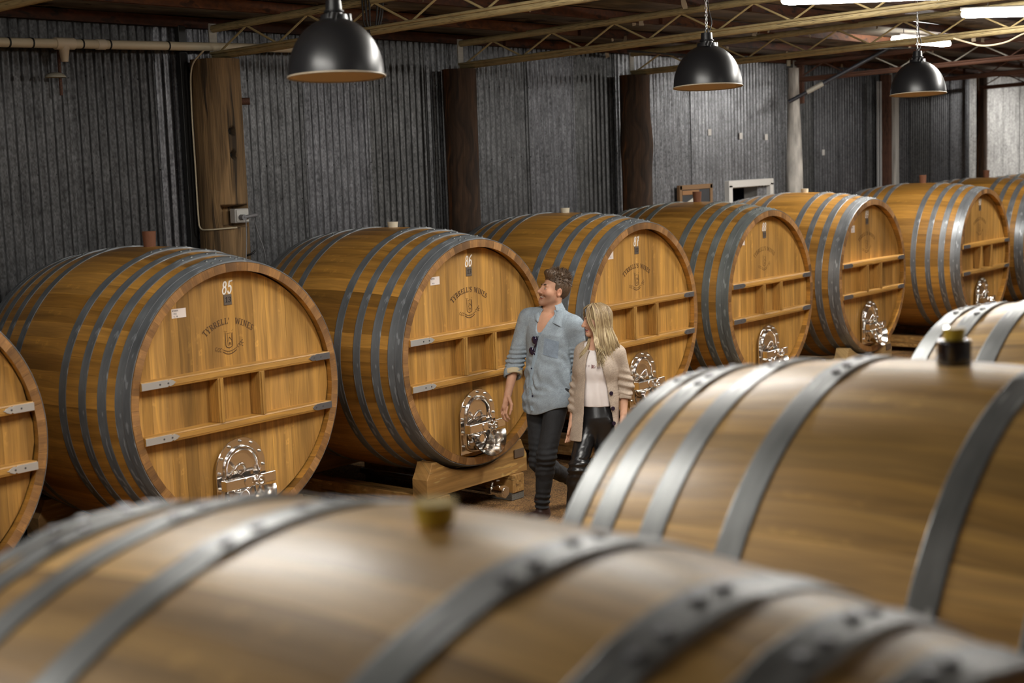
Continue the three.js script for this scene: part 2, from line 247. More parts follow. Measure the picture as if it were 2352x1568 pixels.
// ---------------------------------------------------------------- timber posts against the wall
function post(name, x, z, r, h, mat, label, shape, na = 56, nb = 90) {
  const t = thing(name, label, 'post', [x, 0, z]);
  part(t, 'trunk', grid(na, nb, (a, b) => { const th = a * Math.PI * 2, y = b * h, q = shape(th, y); return [q * Math.cos(th) * r, y, q * Math.sin(th) * r, a * 1.0, y * 0.55]; }), mat);
  part(t, 'trunk_top', new THREE.CircleGeometry(r * 0.97, 32).rotateX(-Math.PI / 2).translate(0, h, 0), mat);
  return t;
}
const wav = (th, y, k) => 1 + 0.05 * (noise3(Math.cos(th) * 1.5 + k, y * 1.6, Math.sin(th) * 1.5) - 0.5) * 2;
{ // near post, its front hewn, with a notch for the socket box and two bolt holes
  const hole = (th, y, hx, hy, rad) => { const dx = (th - hx) * 0.19, dy = y - hy; return smooth(rad, rad * 0.45, Math.hypot(dx, dy)); };
  const t = post('timber_post', 7.37, -1.95, 0.19, 3.44, M.trunk, 'thick pale timber post with a notch and socket box', (th, y) => {
    let q = wav(th, y, 1) * (1.0 - 0.02 * smooth(1.6, 3.4, y));
    q -= 0.34 * hole(th, y, 1.70, 2.892, 0.036) + 0.34 * hole(th, y, 1.69, 2.712, 0.033);
    if (y > 2.17 && y < 2.315 && th > 0.95 && th < 2.37) q -= 0.62;
    return q;
  }, 150, 220);
  for (const [a, y, r0] of [[1.70, 2.892, 0.020], [1.69, 2.712, 0.018]]) part(t, 'bolt_hole', new THREE.SphereGeometry(r0, 14, 8).scale(1, 1.2, 0.6), darkHole, [0.135 * Math.cos(a), y, 0.135 * Math.sin(a)], [0, Math.PI / 2 - a, 0]);
  part(t, 'shade_strip', rbox(0.07, 3.70, 0.05, 0.005, -0.185, 1.85, -0.16), black);  // black strip stands in for the dark shadow beside the post
  part(t, 'coach_bolt', tubeBetween(V(0.15, 3.12, 0.11), V(0.20, 3.12, 0.15), 0.028, 8), M.rust);
  part(t, 'bent_spike', tubeAlong([V(0.05, 1.93, 0.17), V(0.07, 1.95, 0.22), V(0.10, 1.97, 0.23)], 0.008, 12, 6), black);
  // socket box in the notch
  const s = thing('socket_box', 'grey power socket box set into the notch of the thick post', 'socket', [7.40, 2.245, -1.80], -0.1);
  part(s, 'housing', rbox(0.13, 0.11, 0.07, 0.008), plain(0.42, 0.41, 0.39, 0.5));
  part(s, 'cover_plate', rbox(0.11, 0.095, 0.012, 0.004, 0, 0, 0.04), plain(0.5, 0.49, 0.46, 0.5));
  part(s, 'plug', merge([new THREE.CylinderGeometry(0.022, 0.022, 0.05, 16).rotateX(Math.PI / 2).translate(-0.02, -0.012, 0.07), tubeBetween(V(-0.02, -0.012, 0.085), V(0.10, 0.002, 0.085), 0.014, 10)]), plain(0.16, 0.16, 0.17, 0.5));
  const cord = thing('power_cord', 'thin grey power cord hanging from the socket box to the casks', 'cord', [0, 0, 0]);
  part(cord, 'cable', tubeAlong([V(7.385, 2.215, -1.71), V(7.37, 2.05, -1.70), V(7.34, 1.88, -1.69), V(7.28, 1.6, -1.68)], 0.004, 24, 6), plain(0.2, 0.2, 0.21, 0.6)); part(cord, 'cable', tubeAlong([V(7.47, 2.235, -1.72), V(7.56, 2.1, -1.78), V(7.64, 1.9, -1.8), V(7.68, 1.5, -1.85)], 0.004, 24, 6), plain(0.2, 0.2, 0.21, 0.6));
  const feed = thing('conduit_cable', 'cream cable running down the thick post to the socket box', 'cable', [0, 0, 0]);
  const pp = (deg, y, r = 0.208) => V(7.37 + r * Math.cos(deg * Math.PI / 180), y, -1.95 + r * Math.sin(deg * Math.PI / 180));
  part(feed, 'cable', tubeAlong([pp(150, 3.5), pp(185, 3.38), pp(197, 3.1), pp(197, 2.6), pp(197, 2.25), pp(190, 2.16), pp(165, 2.15), pp(130, 2.155), pp(105, 2.16, 0.23)], 0.007, 60, 6), M.cream);
}
post('timber_post', 10.24, -1.96, 0.155, 3.44, M.peel, 'dark log post with torn orange bark behind the second cask', (th, y) => wav(th, y, 5) * (1 + 0.03 * Math.sin(y * 2)));
post('timber_post', 13.09, -1.95, 0.172, 3.45, M.peel, 'dark knotted log post beside the notice board', (th, y) => wav(th, y, 9) * (0.93 + 0.17 * Math.exp(-(((y - 2.72) / 0.22) ** 2)) * (0.4 + 0.6 * Math.max(0, Math.cos(th - 0.4))) + 0.05 * smooth(2.6, 1.2, y)));
{
  const t = post('timber_post', 16.68, -1.97, 0.095, 3.62, M.paleTrunk, 'slim crooked white trunk post with a dark brace', (th, y) => wav(th, y, 13) * (0.72 + 0.38 * smooth(3.5, 2.2, y)));
  part(t, 'rusty_bracket', rbox(0.05, 0.55, 0.08, 0.004, 0.08, 3.45, 0.06), M.rust);
  const b = thing('brace_rod', 'dark diagonal brace rod fixed to the slim white post', 'rod', [0, 0, 0]);
  const p0 = V(16.08, 3.18, -1.72), p1 = V(16.8, 3.86, -0.55);
  part(b, 'rod', tubeBetween(p0, p1, 0.024, 10), plain(0.02, 0.022, 0.03, 0.5)); part(b, 'clamp', tubeBetween(p0.clone().lerp(p1, 0.16), p0.clone().lerp(p1, 0.30), 0.03, 10), M.chordPale);
}
{
  const t = thing('timber_post', 'squared white post with a dark edge behind the far casks', 'post', [19.5, 0, -1.95]);
  part(t, 'white_face', rbox(0.14, 3.5, 0.14, 0.01, 0.06, 1.75, 0), M.paleTrunk); part(t, 'dark_edge', rbox(0.08, 3.6, 0.14, 0.01, -0.06, 1.8, -0.04), M.rust);
  part(t, 'conduit', merge([tubeBetween(V(-0.42, 0, 0), V(-0.42, 3.5, 0), 0.018, 8), tubeBetween(V(-0.33, 0, 0), V(-0.33, 3.5, 0), 0.018, 8)]), plain(0.3, 0.3, 0.3, 0.5));
}
post('timber_post', 22.95, -1.97, 0.085, 3.7, M.peel, 'black log post before the bright far wall', (th, y) => wav(th, y, 17));
{ // notice board
  const n = thing('notice_board', 'brown framed notice board with scraps of paper on the iron wall', 'board', [14.57, 1.9, -2.14]);
  part(n, 'frame', merge([rbox(0.72, 0.055, 0.04, 0.004, 0, 0.31, 0), rbox(0.72, 0.055, 0.04, 0.004, 0, -0.31, 0), rbox(0.055, 0.67, 0.04, 0.004, -0.335, 0, 0), rbox(0.055, 0.67, 0.04, 0.004, 0.335, 0, 0)]), plain(0.22, 0.12, 0.05, 0.6));
  part(n, 'panel', box(0.64, 0.58, 0.02), plain(0.035, 0.036, 0.04, 0.6));
  part(n, 'paper', extrude([[-0.29, 0.02], [-0.02, 0.10], [-0.05, 0.19], [-0.26, 0.12]], 0.004).translate(0, 0, 0.012), plain(0.6, 0.56, 0.48, 0.8));
  part(n, 'cork_strip', box(0.36, 0.05, 0.012, -0.12, 0.25, 0.014), plain(0.30, 0.15, 0.06, 0.8));
}
{ // white pipe on the left of the wall
  const n = thing('water_pipe', 'cream plastic water pipe with a tee along the iron wall', 'pipe', [0, 0, 0]);
  const A = V(2.0, 3.432, -1.98), B = V(8.6, 3.564, -1.98), on = (x) => A.clone().lerp(B, (x - 2) / 6.6);
  part(n, 'pipe', tubeBetween(A, B, 0.033, 14), M.cream);
  part(n, 'tee_fitting', merge([tubeBetween(on(5.99), on(6.14), 0.042, 14), new THREE.CylinderGeometry(0.042, 0.024, 0.11, 14).translate(on(6.06).x, on(6.06).y - 0.07, on(6.06).z)]), plain(0.6, 0.5, 0.36, 0.45));
  part(n, 'coupling', tubeBetween(on(6.33), on(6.40), 0.038, 14), plain(0.62, 0.53, 0.4, 0.45));
  for (const x of [5.62, 5.80, 6.20, 6.43, 6.95, 7.9]) part(n, 'pipe_tie', tubeBetween(on(x), on(x + 0.012), 0.037, 12), black);
  const c = thing('wall_lamp', 'small dark bracket lamp under the tee of the wall pipe', 'lamp', [6.06, 3.28, -2.05]);
  part(c, 'bracket', tubeBetween(V(0, 0.2, 0), V(0, -0.12, 0), 0.012, 8), M.rust); part(c, 'hood', new THREE.SphereGeometry(0.06, 16, 8, 0, Math.PI * 2, 0, Math.PI / 2).scale(1.3, 0.6, 1).translate(-0.07, 0.0, 0.05), plain(0.3, 0.28, 0.22, 0.5));
}
{ // cables over the trusses
  const c = thing('cable_bundle', 'dark bundle of wires looped down a truss beside the first lamp', 'cable', [7.4, 0, -0.28]);
  for (let k = 0; k < 7; k++) { const dx = rr(-0.05, 0.05), dz = rr(-0.06, 0.06); part(c, 'wire', tubeAlong([V(dx, 3.86, dz), V(dx * 1.2, 3.7, dz + 0.01), V(dx * 0.8, 3.58, dz), V(dx * 0.5, 3.50, dz * 0.4), V(dx, 3.53, dz - 0.05)], 0.007, 24, 6), plain(0.015, 0.012, 0.01, 0.6)); }
  const l = thing('loose_cable', 'thin cream cable sagging below the roof near the third lamp', 'cable', [0, 0, 0]);
  part(l, 'cable', tubeAlong([at(2190, 88, 10.6), at(2225, 98, 10.6), at(2260, 105, 10.5), at(2310, 97, 10.4), at(2352, 77, 10.3), at(2450, 40, 10.2)], 0.008, 40, 6), M.cream);
  const w = thing('slack_wires', 'slack dark wires strung along the roof behind the second lamp', 'cable', [0, 0, 0]);
  for (const k of [0, 1, 2]) part(w, 'wire', tubeAlong([V(12.6, 3.66 + k * 0.01, -1.7), V(13.6, 3.62 - k * 0.02, -1.2), V(14.4, 3.62 - k * 0.015, -0.9), V(15.6, 3.70, -0.4), V(16.7, 3.72, 0.0)], 0.006, 40, 5), black);
}

// ---------------------------------------------------------------- strip lights
const glow = new THREE.MeshStandardMaterial({ color: 0xffffff, emissive: STRIP_COLOR, emissiveIntensity: 15, roughness: 0.5 });
const stripNames = ['strip light over the aisle far before the first lamp', 'strip light over the aisle beside the nearest cask', 'strip light over the aisle before the first lamp', 'strip light over the aisle between the first and second lamps', 'long glowing strip light at the very top edge of the view', 'long glowing strip light cut by the upper right edge of the view', 'short glowing strip light behind the third lamp', 'strip light over the far end of the aisle', 'strip light that brightens the far iron wall', 'unseen strip light added as fill behind the nearest casks'];
STRIPS.forEach(([x, y, z, len, turn, tilt, pw], i) => {
  const s = thing('strip_light', stripNames[i], 'light', [x, y, z], turn);
  s.rotation.order = 'YXZ'; s.rotation.x = tilt;
  part(s, 'housing', rbox(0.10, 0.03, len, 0.006, 0, 0.045, 0), plain(0.6, 0.6, 0.58, 0.5));
  part(s, 'hanger', merge([tubeBetween(V(0, 0.05, len * 0.35), V(0, 0.30, len * 0.35), 0.004, 6), tubeBetween(V(0, 0.05, -len * 0.35), V(0, 0.30, -len * 0.35), 0.004, 6)]), steel(0.4, 0.5));
  part(s, 'diffuser', rbox(0.13, 0.06, len - 0.02, 0.028, 0, 0, 0, 4), glow);
  const l = new THREE.RectAreaLight(STRIP_COLOR, STRIP_POWER * pw, 0.13, len - 0.04);
  l.name = 'strip_lamp'; l.rotation.x = -Math.PI / 2; l.position.y = -0.034; s.add(l);
});

// ---------------------------------------------------------------- pendant lamps (switched off)
{
  const prof = (o) => { const p = []; const R = 0.225 - o, Hh = 0.272 - o; for (let k = 0; k <= 30; k++) { const a = 0.22 + (k / 30) * (Math.PI / 2 - 0.22); p.push(new THREE.Vector2(R * Math.sin(a) ** 0.97, Hh * Math.cos(a))); } return p; };
  const shellO = prof(0), shellI = prof(0.006).reverse();
  const satin = std({ color: lin(0.009, 0.009, 0.010), roughness: 0.36, specularIntensity: 0.8 }), inner = plain(0.82, 0.69, 0.48, 0.6, { side: THREE.DoubleSide });
  const lampLabels = ['large black dome pendant lamp before the thick post, nearest of three', 'middle black dome pendant lamp hanging above the third and fourth casks', 'smallest black dome pendant lamp, hanging by the squared white post'];
  const make = (label, pos) => {
    const t = thing('pendant_lamp', label, 'lamp', pos, 0, 'black dome pendant lamps');
    t.quaternion.setFromAxisAngle(V(0.632, 0, 0.775), -0.052);
    part(t, 'shade', new THREE.LatheGeometry([...shellO.slice().reverse().map((q) => q.clone())], 72), satin);
    part(t, 'reflector', new THREE.LatheGeometry(shellI, 72), inner);
    part(t, 'rim', new THREE.TorusGeometry(0.226, 0.0045, 8, 80).rotateX(Math.PI / 2), plain(0.30, 0.25, 0.18, 0.5));
    part(t, 'neck', merge([new THREE.CylinderGeometry(0.062, 0.068, 0.035, 32).translate(0, 0.266, 0), new THREE.CylinderGeometry(0.036, 0.042, 0.07, 28).translate(0, 0.315, 0), new THREE.TorusGeometry(0.042, 0.006, 6, 28).rotateX(Math.PI / 2).translate(0, 0.30, 0)]), satin);
    part(t, 'vent_cap', merge([new THREE.CylinderGeometry(0.022, 0.026, 0.04, 16).translate(0.062, 0.272, 0.02), new THREE.CylinderGeometry(0.018, 0.02, 0.03, 14).rotateX(0.4).translate(-0.05, 0.275, 0.045)]), satin);
    part(t, 'bulb_socket', merge([new THREE.CylinderGeometry(0.025, 0.028, 0.07, 16).translate(0, 0.20, 0), new THREE.SphereGeometry(0.036, 16, 12).translate(0, 0.14, 0)]), plain(0.55, 0.52, 0.46, 0.4));
    part(t, 'hook', new THREE.TorusGeometry(0.018, 0.004, 8, 20).translate(0, 0.366, 0), black);
    const ch = []; for (let k = 0; k < 20; k++) ch.push(new THREE.TorusGeometry(0.011, 0.0028, 6, 10).scale(0.7, 1.4, 1).rotateY((k % 2) * Math.PI / 2).translate(0, 0.392 + k * 0.024, 0));
    part(t, 'chain', merge(ch), brushed);
    part(t, 'flex', tubeAlong([V(0.02, 0.35, 0), V(0.05, 0.42, 0.01), V(0.03, 0.52, 0.0), V(0.012, 0.68, 0)], 0.004, 20, 6), black);
    return t;
  };
  const l0 = make(lampLabels[0], [4.835, 3.012, 1.965]);
  [[8.33, 3.028, 1.85], [11.56, 3.018, 1.90]].forEach((p, i) => { const c = l0.clone(); c.name = numbered('pendant_lamp'); c.position.set(...p); c.userData = { ...l0.userData, label: lampLabels[i + 1] }; scene.add(c); });
}

// ---------------------------------------------------------------- casks
const RM = 0.92, RE = 0.832, HL = 0.83, NST = 56;              // belly and end radius, half length, staves
const prof = (s) => RM - (RM - RE) * (s / HL) ** 2;
const recess = (x) => 0.083 - 0.036 * (x / 0.78) ** 2;         // the heads are dished
function staveGeo(k) {
  const hw = Math.PI / NST - 0.0005, na = 4, nl = 22, th = 0.056, u0 = k * 0.23, v0 = k * 0.37;
  const outer = grid(na, nl, (a, b) => { const t = Math.PI / 2 + lerp(hw, -hw, a), s = lerp(HL, -HL, b), r = prof(s); return [r * Math.cos(t), r * Math.sin(t), s, (a * 0.1) / 0.5 + u0, s + v0]; });
  { const p = outer.attributes.position, n = outer.attributes.normal; for (let i = 0; i < p.count; i++) { const x = p.getX(i), y = p.getY(i), s = p.getZ(i), r = Math.hypot(x, y), sl = 2 * (RM - RE) * s / HL ** 2, q = Math.hypot(1, sl); n.setXYZ(i, x / r / q, y / r / q, sl / q); } }
  const inner = grid(1, 8, (a, b) => { const t = Math.PI / 2 + lerp(-hw, hw, a), s = lerp(HL, -HL, b), r = prof(s) - th; return [r * Math.cos(t), r * Math.sin(t), s, a * 0.2 + u0, s + v0]; });
  const side = (sg) => grid(1, 10, (a, b) => { const t = Math.PI / 2 + sg * hw, s = lerp(HL, -HL, b), r = prof(s) - th * (sg > 0 ? 1 - a : a); return [r * Math.cos(t), r * Math.sin(t), s, a * 0.1 + u0, s + v0]; });
  const endf = (sg) => grid(2, 2, (a, b) => { const t = Math.PI / 2 + lerp(hw, -hw, sg > 0 ? a : 1 - a), r = prof(HL) - lerp(0.002, th, b); return [r * Math.cos(t), r * Math.sin(t), sg * (HL + (b > 0.2 && b < 0.9 ? 0.001 : 0)), a * 0.2 + u0, b * 0.12 + v0]; });
  const g1 = merge([outer, inner, side(1), side(-1)]), g2 = merge([endf(1), endf(-1)]);
  const g = mergeGeometries([g1, g2], true); return g;
}
const STAVES = [0, 1, 2, 3].map(staveGeo);
const woodSet = (r, g, b, o) => [0.66, 0.82, 0.95, 1.04, 1.15, 1.28].map((k, i) => oak(r * k, g * k * [1, 0.97, 1, 1.02, 1, 1.03][i], b * k * [1, 0.9, 1, 1.05, 0.95, 1.1][i], o));
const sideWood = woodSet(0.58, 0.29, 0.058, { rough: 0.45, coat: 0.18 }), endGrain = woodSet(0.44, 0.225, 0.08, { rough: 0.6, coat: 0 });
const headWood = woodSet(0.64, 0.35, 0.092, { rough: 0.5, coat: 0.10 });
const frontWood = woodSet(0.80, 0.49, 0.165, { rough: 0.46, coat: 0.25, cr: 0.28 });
const battenWood = woodSet(0.64, 0.345, 0.085, { rough: 0.5, coat: 0.1 });
const hoopMat = [std({ color: lin(0.46, 0.50, 0.535), map: hoopTex, roughness: 0.5, metalness: 0.3 }), std({ color: lin(0.44, 0.485, 0.47), map: hoopTex, roughness: 0.55, metalness: 0.3 }), std({ color: lin(0.66, 0.69, 0.72), map: hoopTex, roughness: 0.38, metalness: 0.5 }), std({ color: lin(0.66, 0.685, 0.685), map: hoopTex, roughness: 0.40, metalness: 0.45 })];
const rivetMat = [std({ color: lin(0.30, 0.31, 0.30), roughness: 0.4, metalness: 0.8 }), std({ color: lin(0.16, 0.16, 0.17), roughness: 0.45, metalness: 0.8 })];
const hoopCache = {};
function hoopGeo(s0, s1, lapA) {
  const key = [s0, s1, lapA].join();
  return hoopCache[key] ??= (() => {
    const n = 120, th = 0.004, loop = [[s0, 0], [s0, th], [s0 + 0.003, th + 0.001], [s1 - 0.003, th + 0.001], [s1, th], [s1, 0]];
    return toCreasedNormals(grid(n, 5, (a, b, i, j) => {
      const t = -Math.PI / 2 - a * Math.PI * 2, [s, e] = loop[j], lap = Math.abs(((t - lapA + 9 * Math.PI) % (2 * Math.PI)) - Math.PI) < 0.17 ? 0.005 : 0, r = prof(s) + e + (e ? lap : 0);
      return [r * Math.cos(t), r * Math.sin(t), s, a, (s - s0) / 0.3];
    }), 0.22);
  })();
}
const rivetGeo = new THREE.SphereGeometry(0.0095, 12, 6, 0, Math.PI * 2, 0, Math.PI / 2).scale(1, 0.75, 1), rivetBig = new THREE.CylinderGeometry(0.012, 0.015, 0.012, 12);
function addHoops(t, list, mat, rmat, big, wide) {
  list.forEach(([s0, s1], k) => {
    const lapA = Math.PI / 2 + [0.02, 0.10, -0.04, 0.06, 0.0, 0.08, -0.05, 0.05][k % 8];
    const h = part(t, 'hoop', hoopGeo(s0, s1, lapA), mat, [0, RM, 0]);
    const rows = s1 - s0 > 0.1 ? [0.28, 0.72] : [0.5];
    for (const a of big ? [-0.13, -0.06, 0.06, 0.13] : [-0.15, -0.07, 0.07, 0.15]) for (const q of rows) {
      const s = lerp(s0, s1, q + (big ? 0.12 * Math.sign(a * 7) : 0)), th = lapA + a, r = prof(s) + 0.0085;
      const m = part(h, 'rivet', big ? rivetBig : rivetGeo, rmat, [r * Math.cos(th), r * Math.sin(th), s]); m.rotation.z = th - Math.PI / 2;
    }
    if (wide && s1 - s0 > 0.1) part(h, 'hoop_seam', hoopSeam((s0 + s1) / 2), rivetMat[1]);
  });
}
const seamCache = {};
const hoopSeam = (s) => seamCache[s] ??= new THREE.TorusGeometry(prof(s) + 0.0045, 0.0022, 5, 110).translate(0, 0, s);
function addStaves(t, mats, sd) {
  let last = 3;
  for (let k = 0; k < NST; k++) {
    let c = Math.floor(rnd() * 6); if (rnd() < 0.45) c = clamp(last + (rnd() < 0.5 ? -1 : 1), 0, 5); last = c;
    const m = part(t, 'stave', STAVES[Math.floor(rnd() * 4)], [mats[c], endGrain[Math.floor(rnd() * 6)]], [0, RM, 0]); m.rotation.z = (k / NST) * Math.PI * 2 + 0.03;
  }
}
// head planks
const HR = 0.779;
function plankGeo(a, b) {
  const g = [], e = 0.0006, uo = rnd(), vo = rnd(), yy = (x) => Math.sqrt(Math.max(0, HR * HR - x * x));
  g.push(grid(4, 10, (p, q) => { const x = lerp(a + e, b - e, p), y = (q * 2 - 1) * yy(x); return [x, y, -recess(x), x / 0.5 + uo, y + vo]; }));
  for (const [x, sg] of [[a + e, -1], [b - e, 1]]) g.push(grid(1, 4, (p, q) => { const y = (q * 2 - 1) * yy(x); return [x, y, -recess(x) - 0.03 * (sg < 0 ? 1 - p : p), p * 0.1 + uo, y + vo]; }));
  return merge(g);
}
function addHead(t) {
  const edges = [-HR + 0.001]; while (edges[edges.length - 1] < HR - 0.10) { const x = edges[edges.length - 1]; edges.push(x + (Math.abs(x) > 0.68 ? rr(0.06, 0.09) : rr(0.095, 0.165))); } edges[edges.length - 1] = HR - 0.001;
  let last = 3;
  for (let k = 0; k + 1 < edges.length; k++) { let c = Math.floor(rnd() * 6); if (Math.abs(c - last) > 3) c = 2 + Math.floor(rnd() * 3); last = c; part(t, 'head_plank', plankGeo(edges[k], edges[k + 1]), headWood[c], [0, RM, HL]); }
}
// rails and uprights across the head
const BU = 0.155, BL = -0.174, BZ = 0.012;
function battenGeo(y) {
  const hw = Math.sqrt(0.775 ** 2 - y * y) - 0.004, h = 0.026, pr = [[-0.095, -h], [BZ - 0.006, -h], [BZ - 0.002, -h + 0.008], [BZ - 0.005, -h + 0.010], [BZ, -h + 0.013], [BZ, h - 0.013], [BZ - 0.005, h - 0.010], [BZ - 0.002, h - 0.008], [BZ - 0.006, h], [-0.095, h]];
  const g = extrude(pr.map(([z, yy]) => [-z, yy]), hw * 2).rotateY(Math.PI / 2).translate(-hw, y, 0); // x along the batten
  const p = g.attributes.position, uv = g.attributes.uv; for (let i = 0; i < p.count; i++) uv.setXY(i, p.getY(i) * 2 + p.getZ(i) * 2, p.getX(i) + y);
  return g;
}
const BAT = [battenGeo(BU), battenGeo(BL)];
const UPR = (() => { const h = BU - BL - 0.052, g = rbox(0.046, h, 0.094, 0.004, 0, (BU + BL) / 2, BZ - 0.047 - 0.003); const bead = rbox(0.022, h, 0.006, 0.002, 0, (BU + BL) / 2, BZ + 0.0005); return merge([g, bead]); })();
const strapShape = (len, fancy) => { const h = 0.0215, p = fancy ? [[0, -h], [len - 0.065, -h], [len - 0.055, -h * 0.7], [len - 0.045, -h * 0.95], [len - 0.02, -h * 0.55], [len - 0.012, -h * 0.2], [len, 0], [len - 0.012, h * 0.2], [len - 0.02, h * 0.55], [len - 0.045, h * 0.95], [len - 0.055, h * 0.7], [len - 0.065, h], [0, h]] : [[0, -h], [len - 0.04, -h], [len - 0.012, -h * 0.6], [len, 0], [len - 0.012, h * 0.6], [len - 0.04, h], [0, h]]; return extrude(p, 0.002, 0.0008); };
const STRAP = { fancyLong: strapShape(0.25, true), fancyShort: strapShape(0.19, true), long: strapShape(0.22), short: strapShape(0.17) };
const strapBolt = new THREE.CylinderGeometry(0.006, 0.006, 0.003, 10).rotateX(Math.PI / 2);
// manway
const arch = (w, top, bot, n = 24) => { const r = w / 2, p = [[-r, bot], [r, bot]]; for (let k = 0; k <= n; k++) { const a = (k / n) * Math.PI; p.push([r * Math.cos(a), top - r + r * Math.sin(a)]); } return p; };
const MWZ = -0.052;
const MW = (() => {
  const plate = extrude(arch(0.40, -0.275, -0.742), 0.006, 0.002, 1, [arch(0.27, -0.335, -0.705).reverse()]).translate(0, 0, MWZ - 0.002);
  const pan = (() => { const pts = arch(0.268, -0.336, -0.706, 40), cx = 0, cy = -0.52; return grid(pts.length, 8, (a, b, i, j) => { const q = pts[i % pts.length], k = 1 - (j / 8), f = j <= 1 ? 1 - 0.13 * j : 0.87 * (1 - (j - 1) / 7); const d = j === 0 ? 0.014 : -0.004; return [cx + (q[0] - cx) * f, cy + (q[1] - cy) * f, MWZ + d]; }); })();
  const ring = tubeAlong(arch(0.27, -0.335, -0.705, 20).map((q) => V(q[0], q[1], MWZ + 0.010)), 0.011, 120, 10, true);
  const handle = tubeAlong([V(-0.095, -0.51, MWZ), V(-0.093, -0.475, MWZ + 0.045), V(-0.075, -0.44, MWZ + 0.06), V(-0.05, -0.428, MWZ + 0.062), V(-0.025, -0.44, MWZ + 0.06), V(-0.007, -0.475, MWZ + 0.045), V(-0.005, -0.51, MWZ)], 0.0095, 40, 10);
  const bar = rbox(0.405, 0.066, 0.055, 0.006, 0, -0.545, 0.022, 3);
  const knob = merge([new THREE.CylinderGeometry(0.030, 0.036, 0.03, 8).rotateX(Math.PI / 2).translate(0.05, -0.545, 0.062), new THREE.TorusGeometry(0.024, 0.008, 8, 24).translate(0.05, -0.545, 0.078), new THREE.SphereGeometry(0.011, 12, 8).translate(0.05, -0.545, 0.078), tubeBetween(V(0.05, -0.52, 0.066), V(0.045, -0.505, 0.07), 0.011), new THREE.CylinderGeometry(0.03, 0.03, 0.012, 20).rotateX(Math.PI / 2).translate(-0.03, -0.545, 0.05)]);
  const lever = tubeAlong([V(-0.115, -0.588, 0.02), V(-0.10, -0.586, 0.045), V(-0.04, -0.582, 0.05), V(-0.01, -0.578, 0.04)], 0.0085, 24, 8);
  const boss = merge([new THREE.CylinderGeometry(0.036, 0.040, 0.07, 28).rotateX(Math.PI / 2).translate(-0.03, -0.635, MWZ + 0.03), new THREE.TorusGeometry(0.036, 0.006, 8, 28).translate(-0.03, -0.635, MWZ + 0.066)]);
  const spout = (() => { const mk = (o) => grid(28, 10, (a, b) => { const th = Math.PI + lerp(0.05, Math.PI - 0.05, a), q = b, r = (0.160 + 0.030 * q ** 1.5 - 0.02 * (1 - q)) + o, z = MWZ + 0.005 + q * (0.10 + 0.06 * Math.sin(a * Math.PI)); return [r * Math.cos(th) * (1 - 0.08 * (1 - q)), -0.605 + 0.02 * q + r * Math.sin(th) * (0.86 + 0.06 * q), z]; }); return merge([mk(0), (() => { const g = mk(0.003), i = g.index.array; for (let k = 0; k < i.length; k += 3) { const s = i[k]; i[k] = i[k + 1]; i[k + 1] = s; } g.computeVertexNormals(); return g; })()]); })();
  const bolts = []; for (let k = 0; k < 7; k++) { const a = (k / 6) * Math.PI; bolts.push([0.178 * Math.cos(a), -0.475 + 0.178 * Math.sin(a)]); } for (const y of [-0.575, -0.68]) bolts.push([-0.178, y], [0.178, y]);
  return { plate, pan, ring, handle, bar, knob, lever, boss, spout, bolts };
})();
const boltGeo = merge([new THREE.CylinderGeometry(0.009, 0.009, 0.009, 6).rotateX(Math.PI / 2), new THREE.SphereGeometry(0.0065, 10, 6).translate(0, 0, 0.005)]);
// printing on the heads
const white = '#fff';
const numberTex = (s) => canvasTex(128, 128, (c) => { c.fillStyle = '#000'; c.fillRect(0, 0, 128, 128); c.fillStyle = c.strokeStyle = white; c.lineCap = c.lineJoin = 'round'; c.setTransform(1, 0, -0.12, 1, 12, 0);
  const eight = (x) => { c.lineWidth = 13; c.beginPath(); c.ellipse(x, 38, 14, 22, 0.1, 0, 7); c.stroke(); c.beginPath(); c.ellipse(x - 2, 86, 17, 27, 0.1, 0, 7); c.stroke(); };
  const D = { 8: eight, 5: (x) => { c.lineWidth = 12; c.beginPath(); c.moveTo(x + 22, 12); c.lineTo(x - 6, 16); c.lineTo(x - 10, 56); c.stroke(); c.lineWidth = 14; c.beginPath(); c.ellipse(x, 82, 16, 30, 0.1, -2.2, 2.6); c.stroke(); }, 6: (x) => { c.lineWidth = 13; c.beginPath(); c.moveTo(x + 14, 8); c.quadraticCurveTo(x - 22, 34, x - 16, 84); c.stroke(); c.beginPath(); c.ellipse(x, 84, 16, 29, 0.1, 0, 7); c.stroke(); },
    7: (x) => { c.lineWidth = 12; c.beginPath(); c.moveTo(x - 16, 26); c.quadraticCurveTo(x - 14, 14, x, 18); c.quadraticCurveTo(x + 14, 20, x + 20, 10); c.stroke(); c.lineWidth = 15; c.beginPath(); c.moveTo(x + 19, 14); c.quadraticCurveTo(x - 2, 60, x + 2, 114); c.stroke(); c.lineWidth = 7; c.beginPath(); c.moveTo(x - 6, 62); c.lineTo(x + 18, 56); c.stroke(); }, 9: (x) => { c.lineWidth = 12; c.beginPath(); c.ellipse(x, 44, 15, 28, 0.1, 0, 7); c.stroke(); c.beginPath(); c.moveTo(x + 15, 40); c.quadraticCurveTo(x + 16, 96, x - 10, 114); c.stroke(); }, 0: (x) => { c.lineWidth = 12; c.beginPath(); c.ellipse(x, 63, 17, 48, 0.1, 0, 7); c.stroke(); } };
  D[s[0]](36); D[s[1]](88); }, false);
const plateTex = canvasTex(128, 128, (c) => { c.fillStyle = '#6b6158'; c.fillRect(0, 0, 128, 128); c.fillStyle = '#0b0a0a'; c.font = 'bold 92px serif'; c.textAlign = 'center'; c.setTransform(1, 0, -0.15, 1, 12, 0); c.fillText('13', 64, 96); });
